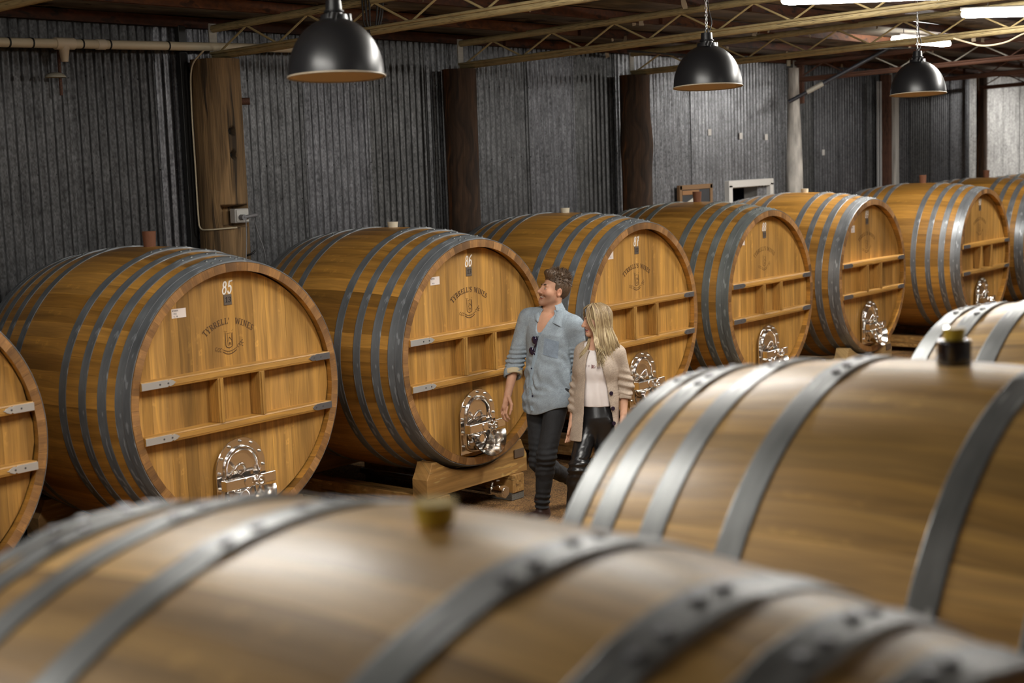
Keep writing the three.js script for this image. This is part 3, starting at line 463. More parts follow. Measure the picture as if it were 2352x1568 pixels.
const tagTex = (lines, w, h) => canvasTex(256, 128, (c) => { c.fillStyle = '#e4d9d2'; c.fillRect(0, 0, 256, 128); c.fillStyle = '#33303c'; c.font = 'bold 30px monospace'; lines.forEach(([s, x, y]) => c.fillText(s, x, y)); });
const emblemTex = (word, fade) => canvasTex(1024, 512, (c) => {
  c.fillStyle = '#000'; c.fillRect(0, 0, 1024, 512); const g = Math.round(255 * fade), ink = `rgb(${g},${g},${g})`; c.fillStyle = c.strokeStyle = ink;
  // the arched name
  const total = word.length; c.textAlign = 'center'; const cx = 500, cy = 690, R = 610; c.font = 'bold 98px serif';
  let w = 0; const ws = [...word].map((ch) => { const q = ch === ' ' ? 34 : ch === "'" ? 18 : c.measureText(ch).width * 0.80; w += q + 5; return q + 5; }); let acc = -w / 2;
  [...word].forEach((ch, i) => { const mid = acc + ws[i] / 2; acc += ws[i]; const a = mid / R; c.save(); c.translate(cx + R * Math.sin(a) * 0.98, cy - R * Math.cos(a) * 0.985); c.rotate(a * (mid < -120 ? 1.25 : 0.9)); c.scale(0.78, mid < -260 ? 1.12 : 1); c.fillText(ch, 0, 40); c.restore(); });
  // shield
  c.lineWidth = 9; c.beginPath(); c.moveTo(452, 220); c.lineTo(452, 372); c.quadraticCurveTo(456, 396, 500, 404); c.quadraticCurveTo(550, 396, 552, 372); c.lineTo(552, 232); c.stroke();
  c.lineWidth = 4; c.beginPath(); c.moveTo(470, 240); c.lineTo(534, 234); c.moveTo(482, 244); c.lineTo(482, 372); c.lineTo(536, 372); c.moveTo(540, 240); c.lineTo(540, 368); c.moveTo(484, 330); c.lineTo(508, 282); c.stroke(); c.lineWidth = 8; c.beginPath(); c.moveTo(510, 280); c.lineTo(544, 322); c.stroke(); c.beginPath(); c.arc(512, 352, 8, 0, 7); c.stroke();
  c.lineWidth = 3; c.beginPath(); c.moveTo(430, 205); c.lineTo(480, 215); c.moveTo(540, 215); c.lineTo(570, 200); c.stroke();
  // ribbon
  c.lineWidth = 7; c.beginPath(); c.moveTo(400, 412); c.quadraticCurveTo(500, 476, 610, 408); c.stroke(); c.lineWidth = 10; c.beginPath(); c.moveTo(404, 440); c.quadraticCurveTo(500, 512, 606, 436); c.stroke();
  c.lineWidth = 6; for (const [x, y] of [[310, 400], [345, 412], [376, 418], [636, 392], [668, 372], [700, 384], [690, 352]]) { c.beginPath(); c.ellipse(x, y, 14, 20, 0.5, 0.6, 5.2); c.stroke(); }
  c.font = 'bold 26px serif'; 'ROBUR'.split('').forEach((q, i) => { c.save(); c.translate(436 + i * 34, 452 + [0, 10, 14, 10, 0][i]); c.fillText('|', 0, 0); c.restore(); });
}, false);
const decalMat = (color, alphaMap, o = {}) => std({ color, alphaMap, transparent: true, roughness: 0.6, ...o });
const flat = (w, h, x0, y0, dz, n = 10) => grid(n, 2, (a, b) => { const x = x0 + (a - 0.5) * w, y = y0 + (b - 0.5) * h; return [x, y, -recess(x) + dz, a, b]; });
const emblems = { faint: decalMat(lin(0.10, 0.05, 0.018), emblemTex("TYRRELL'S WINES", 0.62)), clear: decalMat(lin(0.075, 0.035, 0.014), emblemTex("TYRRELL'S WINES", 1.0)), gap: decalMat(lin(0.085, 0.04, 0.015), emblemTex("TYRRELL'  WINES", 0.92)) };
const numberWhite = lin(0.80, 0.76, 0.70);
const EMB = flat(0.56, 0.28, -0.002, 0.375, 0.0016, 16), NUMG = flat(0.098, 0.098, 0, 0.672, 0.0016, 4), PLT = rbox(0.062, 0.066, 0.004, 0.001).translate(0, 0.596, -recess(0) + 0.003);
const tagPaper = (lines, w, h, x, y, z = 0) => ({ geo: (() => { const g = box(w, h, 0.0012); return g.translate(x, y, -recess(x) + 0.0022); })(), mat: std({ map: tagTex(lines), roughness: 0.8 }) });

const HOOPS_BACK = [[0.71, 0.828], [0.57, 0.64], [0.412, 0.474], [0.232, 0.297], [-0.297, -0.232], [-0.474, -0.412], [-0.64, -0.57], [-0.828, -0.71]];
const HOOPS_FRONT = [[-0.83, -0.757], [-0.72, -0.642], [-0.548, -0.472], [-0.302, -0.226], [0.205, 0.276], [0.458, 0.53], [0.618, 0.686], [0.757, 0.83]];
const rearHead = new THREE.CircleGeometry(0.785, 64).rotateY(Math.PI).translate(0, 0, -HL + 0.06), foreHead = new THREE.CircleGeometry(0.785, 64).translate(0, 0, HL - 0.06);
const bungGeo = { cork: new THREE.CylinderGeometry(0.045, 0.038, 0.12, 24).translate(0, RM * 2 + 0.04, 0), cap: merge([new THREE.CylinderGeometry(0.042, 0.036, 0.05, 24).translate(0, RM * 2 + 0.016, 0)]), yellow: new THREE.CylinderGeometry(0.034, 0.028, 0.034, 24).translate(0.02, RM * 2 + 0.022, 0) };
const bungMat = { cork: plain(0.17, 0.065, 0.03, 0.8), cap: plain(0.66, 0.60, 0.47, 0.5), yellow: plain(0.55, 0.38, 0.03, 0.45, { clearcoat: 0.3 }) };

function cask(label, x, yc, zfront, o) {
  const t = thing('oak_cask', label, 'cask', [x, yc - RM, zfront - HL], o.turn ?? 0, 'numbered oak casks along the iron wall');
  addStaves(t, sideWood, o.n); addHoops(t, HOOPS_BACK, hoopMat[o.hoop ?? 0], rivetMat[0], false, true); addHead(t);
  part(t, 'rear_head', rearHead, headWood[1], [0, RM, 0]);
  for (const g of BAT) part(t, 'head_rail', g, battenWood[2 + Math.floor(rnd() * 3)], [0, RM, HL]);
  for (const s of [-1, 1]) part(t, 'head_upright', UPR, battenWood[2 + Math.floor(rnd() * 3)], [s * 0.167, RM, HL]);
  [[BU, -1], [BL, -1], [BU, 1], [BL, 1]].forEach(([y, s], k) => {
    const fancy = o.straps[k] === 'w', g = STRAP[(fancy ? 'fancy' : '') + (s < 0 ? (fancy ? 'Long' : 'long') : (fancy ? 'Short' : 'short'))], hw = Math.sqrt(0.775 ** 2 - y * y) - 0.003;
    const m = part(t, 'metal_strap', g, fancy && !(o.greyRight && s > 0) ? strapLight : strapDark, [s * hw, RM + y, HL + BZ + 0.001], [0, 0, s > 0 ? Math.PI : 0], fancy ? 'pale ornate strap' : 'dark strap');
    for (const q of [0.10, 0.16]) part(m, 'strap_bolt', strapBolt, rivetMat[1], [q + (s < 0 ? 0.03 : -0.02), 0, s > 0 ? 0.003 : 0.003]);
  });
  // chrome manway
  const w = part(t, 'manway', MW.plate, chrome, [0, RM, HL], null, 'polished steel manway plate');
  part(w, 'door_panel', MW.pan, chrome); part(w, 'door_ring', MW.ring, chrome); part(w, 'handle', MW.handle, chrome); part(w, 'cross_bar', MW.bar, chrome); part(w, 'clamp_knob', MW.knob, chrome); part(w, 'lever', MW.lever, chrome); part(w, 'tap_boss', MW.boss, chrome); part(w, 'spout', MW.spout, chrome);
  for (const [bx, by] of MW.bolts) part(w, 'bolt', boltGeo, brushed, [bx, by, MWZ + 0.010]);
  if (o.n) {
    part(t, 'number', NUMG, decalMat(numberWhite, numberTex(o.n)), [0, RM, HL], null, 'white painted ' + o.n);
    part(t, 'number_plate', PLT, plateMat, [0, RM, HL], null, 'small brass plate reading 13');
    part(t, 'emblem', EMB, emblems[o.emblem], [0, RM, HL], null, 'dark branded winery name and crest');
    const tg = tagPaper(...o.tag); part(t, 'paper_tag', tg.geo, tg.mat, [0, RM, HL], null, 'white paper tag with handwriting');
  }
  part(t, 'bung', bungGeo[o.bung], bungMat[o.bung], null, null, o.bung === 'cork' ? 'brown bung' : 'white bung cap');
  return t;
}
const plateMat = std({ map: plateTex, roughness: 0.5, metalness: 0.3 });
const YC = 1.2;
const w4 = ['w', 'w', 'w', 'w'], d4 = ['d', 'd', 'd', 'd'];
cask('large oak cask cut by the edge of the view, showing only half its head', 3.653, YC, -0.088, { n: '', straps: w4, hoop: 0, bung: 'cork' });
cask('large oak cask with white painted digits eighty-five and two pale straps', 5.871, YC, -0.078, { n: '85', straps: ['w', 'w', 'w', 'd'], greyRight: true, hoop: 0, bung: 'cork', emblem: 'gap', tag: [[['MSRW86', 12, 36], ['-VSS', 20, 78], ['6.7M', 34, 116]], 0.108, 0.056, -0.39, 0.552] });
cask('large oak cask with white painted digits eighty-six, left of the man', 8.056, YC, 0.031, { n: '86', straps: w4, hoop: 0, bung: 'cap', emblem: 'clear', tag: [[['MSHBO2', 16, 38], ['36LA', 40, 112]], 0.098, 0.058, -0.385, 0.560] });
cask('large oak cask with white painted digits eighty-seven, behind the woman', 10.278, YC, 0.011, { n: '87', straps: d4, hoop: 0, bung: 'cap', emblem: 'clear', tag: [[['M.BR7K', 40, 46], ['3.6.8', 70, 106]], 0.080, 0.072, -0.40, 0.585] });
cask('large oak cask with white painted digits eighty-eight and green grey hoops', 12.413, YC, 0.052, { n: '88', straps: d4, hoop: 1, bung: 'cork', emblem: 'faint', tag: [[['M.BR7K', 40, 46], ['1.3.7', 70, 106]], 0.085, 0.075, -0.44, 0.560] });
cask('large oak cask with white painted digits eighty-nine on a pale cradle', 14.786, YC, -0.006, { n: '89', straps: d4, hoop: 2, bung: 'cap', emblem: 'faint', tag: [[['M.BR7K', 40, 46], ['2.2.5', 70, 106]], 0.085, 0.075, -0.36, 0.530] });
cask('large oak cask with white painted digits ninety and bright shiny hoops', 17.823, YC, 0.078, { n: '90', straps: d4, hoop: 2, bung: 'cork', emblem: 'faint', tag: [[['M.7K', 60, 46]], 0.08, 0.075, -0.52, 0.47] });
cask('large oak cask half cut by the edge of the view, showing only its hoops', 20.10, YC, 0.03, { n: '', straps: d4, hoop: 2, bung: 'cork' });
cask('oak cask farthest along the row, only its top showing', 22.35, YC, 0.0, { n: '', straps: d4, hoop: 1, bung: 'cork' });

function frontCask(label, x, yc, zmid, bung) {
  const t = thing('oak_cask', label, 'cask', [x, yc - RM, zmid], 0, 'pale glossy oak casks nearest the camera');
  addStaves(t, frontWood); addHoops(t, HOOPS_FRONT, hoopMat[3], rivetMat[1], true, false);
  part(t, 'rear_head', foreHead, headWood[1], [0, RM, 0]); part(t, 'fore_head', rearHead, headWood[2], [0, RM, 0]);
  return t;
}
{
  const a = frontCask('pale oak cask nearest the camera, with a small yellow bung', 1.558, YC - 0.067, 5.461);
  part(a, 'bung', bungGeo.yellow, bungMat.yellow, null, null, 'small yellow bung');
  const b = frontCask('pale oak cask with a dark jar and yellow stopper on top', 3.696, YC - 0.101, 5.409);
  const j = part(b, 'airlock', new THREE.LatheGeometry([[0.0, 0], [0.043, 0], [0.045, 0.01], [0.045, 0.066], [0.040, 0.073], [0.0, 0.073]].map((q) => new THREE.Vector2(...q)), 32).translate(0, RM * 2 - 0.006, 0), std({ color: lin(0.02, 0.012, 0.010), roughness: 0.06, clearcoat: 1, clearcoatRoughness: 0.04 }), null, null, 'dark glass airlock jar');
  part(j, 'stopper', new THREE.CylinderGeometry(0.029, 0.026, 0.032, 24).translate(0, RM * 2 + 0.081, 0), bungMat.yellow, null, null, 'yellow stopper');
  frontCask('pale oak cask third from the camera, cut by the edge of the view', 5.776, YC - 0.118, 5.409);
}

// ---------------------------------------------------------------- cradles under the casks
const scuffTex = tex(512, 512, (u, v) => { const g = fbm(u * 40, v * 3, 40, 3, 4), sc = smooth(0.60, 0.70, fbm(u * 26 + 3, v * 9, 26, 9, 3)) * smooth(0.48, 0.62, fbm(u * 4, v * 4 + 2, 4, 4, 3)), dk = smooth(0.62, 0.75, fbm(u * 3 + 9, v * 5, 3, 5, 3)) * 0.25, c = 0.80 + 0.3 * (g - 0.5) - dk; return [lerp(c, 0.98, sc), lerp(c, 1.15, sc), lerp(c, 1.6, sc)]; });
const cradleWood = [oak(0.62, 0.335, 0.10, { map: scuffTex, rough: 0.7, coat: 0 }), oak(0.72, 0.50, 0.23, { map: oakTex, rough: 0.7, coat: 0 }), oak(0.50, 0.28, 0.10, { map: scuffTex, rough: 0.75, coat: 0 })];
const concrete = std({ color: lin(0.30, 0.28, 0.24), map: rep(roughTex, 3, 3), roughness: 0.9 });
const saddleGeo = (() => {
  const R = 0.877, p = [[-0.575, -1.0], [0.575, -1.0], [0.575, -0.862], [0.548, -0.82], [0.527, -0.775], [0.515, -0.745], [0.466, -0.747]];
  for (let k = 0; k <= 24; k++) { const a = lerp(-0.555, 0.555, 1 - k / 24); p.push([R * Math.sin(a), -R * Math.cos(a)]); }
  p.push([-0.466, -0.747], [-0.515, -0.745], [-0.527, -0.775], [-0.548, -0.82], [-0.575, -0.862]);
  const g = extrude(p, 0.14, 0.004), q = g.attributes.position, uv = g.attributes.uv; for (let i = 0; i < q.count; i++) uv.setXY(i, q.getY(i) * 1.4 + q.getZ(i), q.getX(i) * 0.8); return g;
})();
function cradle(label, x, zmid, wood, plaque, dy = 0) {
  const t = thing('cask_cradle', label, 'cradle', [x, 0, zmid], 0, 'wooden cradles under the casks');
  for (const [z, s] of [[HL - 0.055 - 0.145, 1], [-HL + 0.06, -1]]) part(t, 'saddle', saddleGeo, wood, [0, YC + dy, z]);
  for (const s of [-1, 1]) {
    part(t, 'rail', rbox(0.14, 0.14, 1.60, 0.006, s * 0.43, 0.13 + dy * 0.5, 0), wood);
    for (const z of [-0.68, 0.68]) part(t, 'concrete_pad', rbox(0.15, 0.062, 0.22, 0.005, s * 0.43, 0.031, z), concrete);
  }
  if (plaque) part(t, 'plaque', rbox(0.12, 0.066, 0.004, 0.001, 0.475, YC - 0.845, HL - 0.050), plain(0.13, 0.09, 0.06, 0.6), null, null, 'small dark plaque');
  return t;
}
[[5.871, -0.078], [8.056, 0.031], [10.278, 0.011], [12.413, 0.052], [14.786, -0.006], [17.823, 0.078], [20.10, 0.03], [22.35, 0], [3.653, -0.088]].forEach(([x, z], i) => cradle(['wooden cradle hidden under the cask numbered eighty-five', 'worn timber cradle with a plaque with a valve beneath it, beside the man', 'wooden cradle behind the legs of the couple', 'wooden cradle hidden under the cask numbered eighty-eight', 'pale timber cradle with a dark plaque under the cask numbered eighty-nine', 'wooden cradle in the gap under the cask numbered ninety', 'wooden cradle under the half cut far cask', 'wooden cradle under the farthest cask', 'wooden cradle under the cask cut by the edge of the view'][i], x, z - HL, cradleWood[i === 4 ? 1 : i % 2 ? 0 : 2], i === 1 || i === 4));
[[1.558, -0.067, 5.461], [3.696, -0.101, 5.409], [5.776, -0.118, 5.409]].forEach(([x, dy, z], i) => cradle(['wooden cradle under the nearest pale cask', 'wooden cradle under the pale cask with the jar', 'wooden cradle under the third pale cask'][i], x, z, cradleWood[2], false, dy));
// drain pipes under the row, with a ball valve in front
function drain(x, zf, label, full) {
  const t = thing('drain_pipe', label, 'pipe', [x + 0.20, 0.112, zf]);
  part(t, 'pipe', tubeBetween(V(0, 0, -1.5), V(0, 0, -0.10), 0.024, 14), brushed);
  if (full) {
    part(t, 'valve_body', merge([tubeBetween(V(0, 0, -0.16), V(0, 0, -0.02), 0.033, 18), rbox(0.075, 0.06, 0.05, 0.008, 0, 0, -0.11)]), chrome);
    part(t, 'end_cap', merge([tubeBetween(V(0, 0, -0.045), V(0, 0, -0.012), 0.047, 18), new THREE.CylinderGeometry(0.05, 0.05, 0.035, 6).rotateX(Math.PI / 2).translate(0, 0, 0.008), tubeBetween(V(0, 0, 0.02), V(0, 0, 0.03), 0.032, 18)]), chrome);
    part(t, 'lever', merge([tubeBetween(V(0, 0.03, -0.11), V(0, 0.062, -0.10), 0.010, 8), extrude([[-0.012, 0], [0.012, 0], [0.012, 0.19], [-0.012, 0.19]], 0.006, 0.001).rotateX(Math.PI / 2).rotateY(2.55).translate(0.02, 0.075, -0.06)]), brushed);
  }
  part(t, 'elbow', tubeAlong([V(-0.2, 0.12, -0.62), V(-0.18, 0.03, -0.62), V(-0.1, 0.0, -0.6), V(0, 0, -0.58)], 0.022, 24, 10), brushed);
  return t;
}
drain(8.056, 0.031, 'stainless drain pipe with a ball valve and lever beside the man', true); drain(14.786, -0.006, 'steel drain pipe under the pale cradle', true); drain(17.823, 0.078, 'steel drain pipe in the dark gap before the farthest casks', false); drain(10.278, 0.011, 'steel drain pipe behind the couple', false);

// ---------------------------------------------------------------- people: distance fields meshed with surface nets
function surfaceNet(f, lo, hi, h, color) {
  const n = [0, 1, 2].map((k) => Math.ceil((hi[k] - lo[k]) / h) + 1), [nx, ny, nz] = n, F = new Float32Array(nx * ny * nz).fill(1e3), B = 5;
  for (let bx = 0; bx < nx; bx += B) for (let by = 0; by < ny; by += B) for (let bz = 0; bz < nz; bz += B) {
    const c = f(lo[0] + (bx + B / 2) * h, lo[1] + (by + B / 2) * h, lo[2] + (bz + B / 2) * h), far = Math.abs(c) > B * h * 2.2;
    for (let x = bx; x < Math.min(nx, bx + B); x++) for (let y = by; y < Math.min(ny, by + B); y++) for (let z = bz; z < Math.min(nz, bz + B); z++) F[(x * ny + y) * nz + z] = far ? c : f(lo[0] + x * h, lo[1] + y * h, lo[2] + z * h);
  }
  const id = new Int32Array(nx * ny * nz).fill(-1), pos = [], nor = [], col = [], idx = [], o = [0, nz * ny, nz, 1];
  const at3 = (x, y, z) => (x * ny + y) * nz + z, E = [[0, 0, 0], [1, 0, 0], [0, 1, 0], [1, 1, 0], [0, 0, 1], [1, 0, 1], [0, 1, 1], [1, 1, 1]];
  for (let x = 0; x + 1 < nx; x++) for (let y = 0; y + 1 < ny; y++) for (let z = 0; z + 1 < nz; z++) {
    const v = E.map((e) => F[at3(x + e[0], y + e[1], z + e[2])]); let m = 0; for (let k = 0; k < 8; k++) if (v[k] < 0) m |= 1 << k;
    if (m === 0 || m === 255) continue;
    let sx = 0, sy = 0, sz = 0, c = 0;
    for (let a = 0; a < 8; a++) for (const d of [1, 2, 4]) { const b = a | d; if (b === a || (v[a] < 0) === (v[b] < 0)) continue; const t = v[a] / (v[a] - v[b]); sx += E[a][0] + t * (E[b][0] - E[a][0]); sy += E[a][1] + t * (E[b][1] - E[a][1]); sz += E[a][2] + t * (E[b][2] - E[a][2]); c++; }
    const px = lo[0] + (x + sx / c) * h, py = lo[1] + (y + sy / c) * h, pz = lo[2] + (z + sz / c) * h, e = h * 0.5;
    let gx = f(px + e, py, pz) - f(px - e, py, pz), gy = f(px, py + e, pz) - f(px, py - e, pz), gz = f(px, py, pz + e) - f(px, py, pz - e); const l = Math.hypot(gx, gy, gz) || 1;
    id[at3(x, y, z)] = pos.length / 3; pos.push(px, py, pz); nor.push(gx / l, gy / l, gz / l); if (color) col.push(...color(px, py, pz));
  }
  for (let x = 1; x + 1 < nx; x++) for (let y = 1; y + 1 < ny; y++) for (let z = 1; z + 1 < nz; z++) {
    const s = F[at3(x, y, z)] < 0;
    const quad = (a, b, c, d, flip) => { if (a < 0 || b < 0 || c < 0 || d < 0) return; flip ? idx.push(a, c, b, a, d, c) : idx.push(a, b, c, a, c, d); };
    if (s !== F[at3(x + 1, y, z)] < 0) quad(id[at3(x, y - 1, z - 1)], id[at3(x, y, z - 1)], id[at3(x, y, z)], id[at3(x, y - 1, z)], !s);
    if (s !== F[at3(x, y + 1, z)] < 0) quad(id[at3(x - 1, y, z - 1)], id[at3(x, y, z - 1)], id[at3(x, y, z)], id[at3(x - 1, y, z)], s);
    if (s !== F[at3(x, y, z + 1)] < 0) quad(id[at3(x - 1, y - 1, z)], id[at3(x, y - 1, z)], id[at3(x, y, z)], id[at3(x - 1, y, z)], !s);
  }
  const g = new THREE.BufferGeometry(); g.setAttribute('position', new THREE.Float32BufferAttribute(pos, 3)); g.setAttribute('normal', new THREE.Float32BufferAttribute(nor, 3)); if (color) g.setAttribute('color', new THREE.Float32BufferAttribute(col, 3));
  const uv = new Float32Array(pos.length / 3 * 2); for (let i = 0; i < pos.length / 3; i++) { uv[2 * i] = (pos[3 * i] + pos[3 * i + 2] * 0.7) * 6; uv[2 * i + 1] = pos[3 * i + 1] * 6; } g.setAttribute('uv', new THREE.BufferAttribute(uv, 2)); g.setIndex(idx); return g;
}
const smin = (a, b, k) => { const h = Math.max(k - Math.abs(a - b), 0) / k; return Math.min(a, b) - h * h * k * 0.25; };
const smax = (a, b, k) => -smin(-a, -b, k);
function cap(a, b, ra, rb, dir, flat) {                         // tapered capsule; squeezed along dir when given
  const [ax, ay, az] = [a.x, a.y, a.z], dx = b.x - ax, dy = b.y - ay, dz = b.z - az, L = dx * dx + dy * dy + dz * dz + 1e-9, q = flat ? 1 / flat - 1 : 0;
  return (x, y, z) => {
    let px = x - ax, py = y - ay, pz = z - az; const t = clamp((px * dx + py * dy + pz * dz) / L, 0, 1); px -= t * dx; py -= t * dy; pz -= t * dz;
    if (q) { const s = (px * dir.x + py * dir.y + pz * dir.z) * q; px += dir.x * s; py += dir.y * s; pz += dir.z * s; }
    return (Math.sqrt(px * px + py * py + pz * pz) - (ra + (rb - ra) * t)) * (q ? (1 + flat) / 2 : 1);
  };
}
const chainF = (pts, rs, k = 0.015, dir, flat) => { const c = []; for (let i = 0; i + 1 < pts.length; i++) c.push(cap(pts[i], pts[i + 1], rs[i], rs[i + 1], dir, flat)); return (x, y, z) => { let d = c[0](x, y, z); for (let i = 1; i < c.length; i++) d = smin(d, c[i](x, y, z), k); return d; }; };
const uni = (k, ...fs) => (x, y, z) => { let d = fs[0](x, y, z); for (let i = 1; i < fs.length; i++) d = smin(d, fs[i](x, y, z), k); return d; };
const plane = (p, n) => { const m = n.clone().normalize(); return (x, y, z) => (x - p.x) * m.x + (y - p.y) * m.y + (z - p.z) * m.z; };
// fields given in a tilted frame (head)
const framed = (c, X, Y, Z, f) => (x, y, z) => { const px = x - c.x, py = y - c.y, pz = z - c.z; return f(px * X.x + py * X.y + pz * X.z, px * Y.x + py * Y.y + pz * Y.z, px * Z.x + py * Z.y + pz * Z.z); };
const ellip = (cx, cy, cz, rx, ry, rz) => { const m = Math.min(rx, ry, rz); return (x, y, z) => { const k = Math.hypot((x - cx) / rx, (y - cy) / ry, (z - cz) / rz), g = Math.hypot((x - cx) / rx / rx, (y - cy) / ry / ry, (z - cz) / rz / rz); return g > 1e-6 ? k * (k - 1) / g : -m; }; };
const sph = (cx, cy, cz, r) => (x, y, z) => Math.hypot(x - cx, y - cy, z - cz) - r;
const C = (ax, ay, az, bx, by, bz, r0, r1 = r0) => cap(V(ax, ay, az), V(bx, by, bz), r0, r1);
function headField(o) {                                        // face looks along +z, up is +y
  const fem = o.fem, cran = ellip(0, 0.036, -0.018, 0.076, 0.094, 0.098), face = ellip(0, -0.04, 0.022, fem ? 0.054 : 0.058, 0.085, 0.070), jaw1 = C(-0.048, -0.058, 0.0, 0, -0.102, 0.068, fem ? 0.018 : 0.022, 0.016), jaw2 = C(0.048, -0.058, 0.0, 0, -0.102, 0.068, fem ? 0.018 : 0.022, 0.016), chin = sph(0, -0.103, 0.073, fem ? 0.014 : 0.0175);
  const brow = C(-0.036, 0.020, 0.078, 0.036, 0.020, 0.078, fem ? 0.008 : 0.011), sockets = [sph(-0.033, -0.001, 0.103, 0.019), sph(0.033, -0.001, 0.103, 0.019)], nose = C(0, 0.016, 0.088, 0, -0.031, 0.112, 0.008, 0.0115), tip = sph(0, -0.033, 0.114, 0.0105), wings = uni(0.004, sph(-0.012, -0.037, 0.101, 0.0085), sph(0.012, -0.037, 0.101, 0.0085));
  const cheeks = uni(0.01, sph(-0.040, -0.030, 0.062, 0.026), sph(0.040, -0.030, 0.062, 0.026)), lipU = C(-0.023, -0.060, 0.083, 0.023, -0.060, 0.083, 0.0045), lipM = sph(0, -0.061, 0.091, 0.007), lipL = C(-0.018, -0.078, 0.083, 0.018, -0.078, 0.083, 0.006), mouth = ellip(0, -0.067, 0.094, 0.030, o.smile ?? 0.006, 0.021), corner = uni(0.004, sph(-0.034, -0.060, 0.080, 0.006), sph(0.034, -0.060, 0.080, 0.006));
  const ear = (s) => { const e = ellip(s * 0.078, -0.006, -0.008, 0.013, 0.033, 0.020), i = ellip(s * 0.090, -0.002, -0.005, 0.009, 0.021, 0.012); return (x, y, z) => smax(e(x, y, z), -i(x, y, z), 0.006); }, e1 = ear(-1), e2 = ear(1);
  const lid = (s) => { const b = sph(s * 0.032, 0.0005, 0.0765, 0.0142), slit = ellip(s * 0.0325, -0.0012, 0.092, 0.0125, 0.0040, 0.012); return (x, y, z) => smax(b(x, y, z), -slit(x, y, z), 0.0015); }, lids = [lid(-1), lid(1)];
  return (x, y, z) => {
    let d = smin(cran(x, y, z), face(x, y, z), 0.035); if (d > 0.09) return d - 0.02;
    d = smin(d, smin(jaw1(x, y, z), jaw2(x, y, z), 0.02), 0.025); d = smin(d, chin(x, y, z), 0.018); d = smin(d, cheeks(x, y, z), 0.03); d = smin(d, brow(x, y, z), 0.018);
    for (const s of sockets) d = smax(d, -s(x, y, z), 0.014);
    d = smin(d, nose(x, y, z), 0.014); d = smin(d, tip(x, y, z), 0.008); d = smin(d, wings(x, y, z), 0.007); d = smin(d, lipU(x, y, z), 0.008); d = smin(d, lipM(x, y, z), 0.008); d = smin(d, lipL(x, y, z), 0.007);
    d = smax(d, -mouth(x, y, z), 0.004); d = smax(d, -corner(x, y, z), 0.01); d = smin(d, Math.min(e1(x, y, z), e2(x, y, z)), 0.008);
    for (const l of lids) d = smin(d, l(x, y, z), 0.003);
    return d;
  };
}
const skinMat = std({ color: 0xffffff, vertexColors: true, roughness: 0.55, specularIntensity: 0.5, sheen: 0.1 });
function person(label, u0, v0, D) {
  const g0 = at(u0, v0, D), t = thing('person', label, 'person', [g0.x, 0, g0.z], -0.8863);
  t.updateMatrixWorld(true); const inv = t.matrixWorld.clone().invert();
  // a pixel at the person's distance, moved dz towards the camera, in the person's own axes (x to the right, y up, z to the camera)
  const L = (u, v, dz = 0) => at(u, v, D - dz).applyMatrix4(inv);
  return [t, L];
}
function handField(w, k, fingers, thumb, s = 1) {
  const palm = cap(w, k, 0.021 * s, 0.030 * s, V(0.75, 0, 0.66).normalize(), 0.62), heel = cap(w, w.clone().lerp(k, 0.5), 0.022 * s, 0.024 * s);
  const fs = fingers.map((f, i) => chainF(f, [0.0098, 0.0092, 0.0084, 0.0072].map((q) => q * s * [1, 1.03, 0.98, 0.86][i]), 0.004)), th = chainF(thumb, [0.0145, 0.0112, 0.0098, 0.0085].map((q) => q * s), 0.006);
  return (x, y, z) => { let d = smin(palm(x, y, z), heel(x, y, z), 0.02); for (const f of fs) d = smin(d, f(x, y, z), 0.006); return smin(d, th(x, y, z), 0.010); };
}
const fold = (x, y, z, k, a) => a * (noise3(x * k + 11, y * k * 1.6 + 3, z * k + 7) - 0.5);
function part3(t, name, geo, mat, label) { return part(t, name, geo, mat, null, null, label); }
const eyeGroup = (t, c, X, Y, Z, iris) => { for (const s of [-1, 1]) {
  const p = c.clone().addScaledVector(X, s * 0.032).addScaledVector(Y, 0.0005).addScaledVector(Z, 0.0765), e = part(t, 'eye', new THREE.SphereGeometry(0.0122, 20, 14), plain(0.60, 0.56, 0.52, 0.25), [p.x, p.y, p.z]);
  const q = Z.clone().multiplyScalar(0.0085); part(e, 'iris', new THREE.SphereGeometry(0.0062, 14, 10), iris, [q.x, q.y, q.z]);
} };
const browGeo = (c, X, Y, Z, r) => merge([-1, 1].map((s) => tubeAlong([[0.015, 0.0245, 0.095], [0.030, 0.0280, 0.089], [0.047, 0.0185, 0.074]].map(([a, b, d]) => c.clone().addScaledVector(X, s * a).addScaledVector(Y, b).addScaledVector(Z, d)), r, 12, 6)));

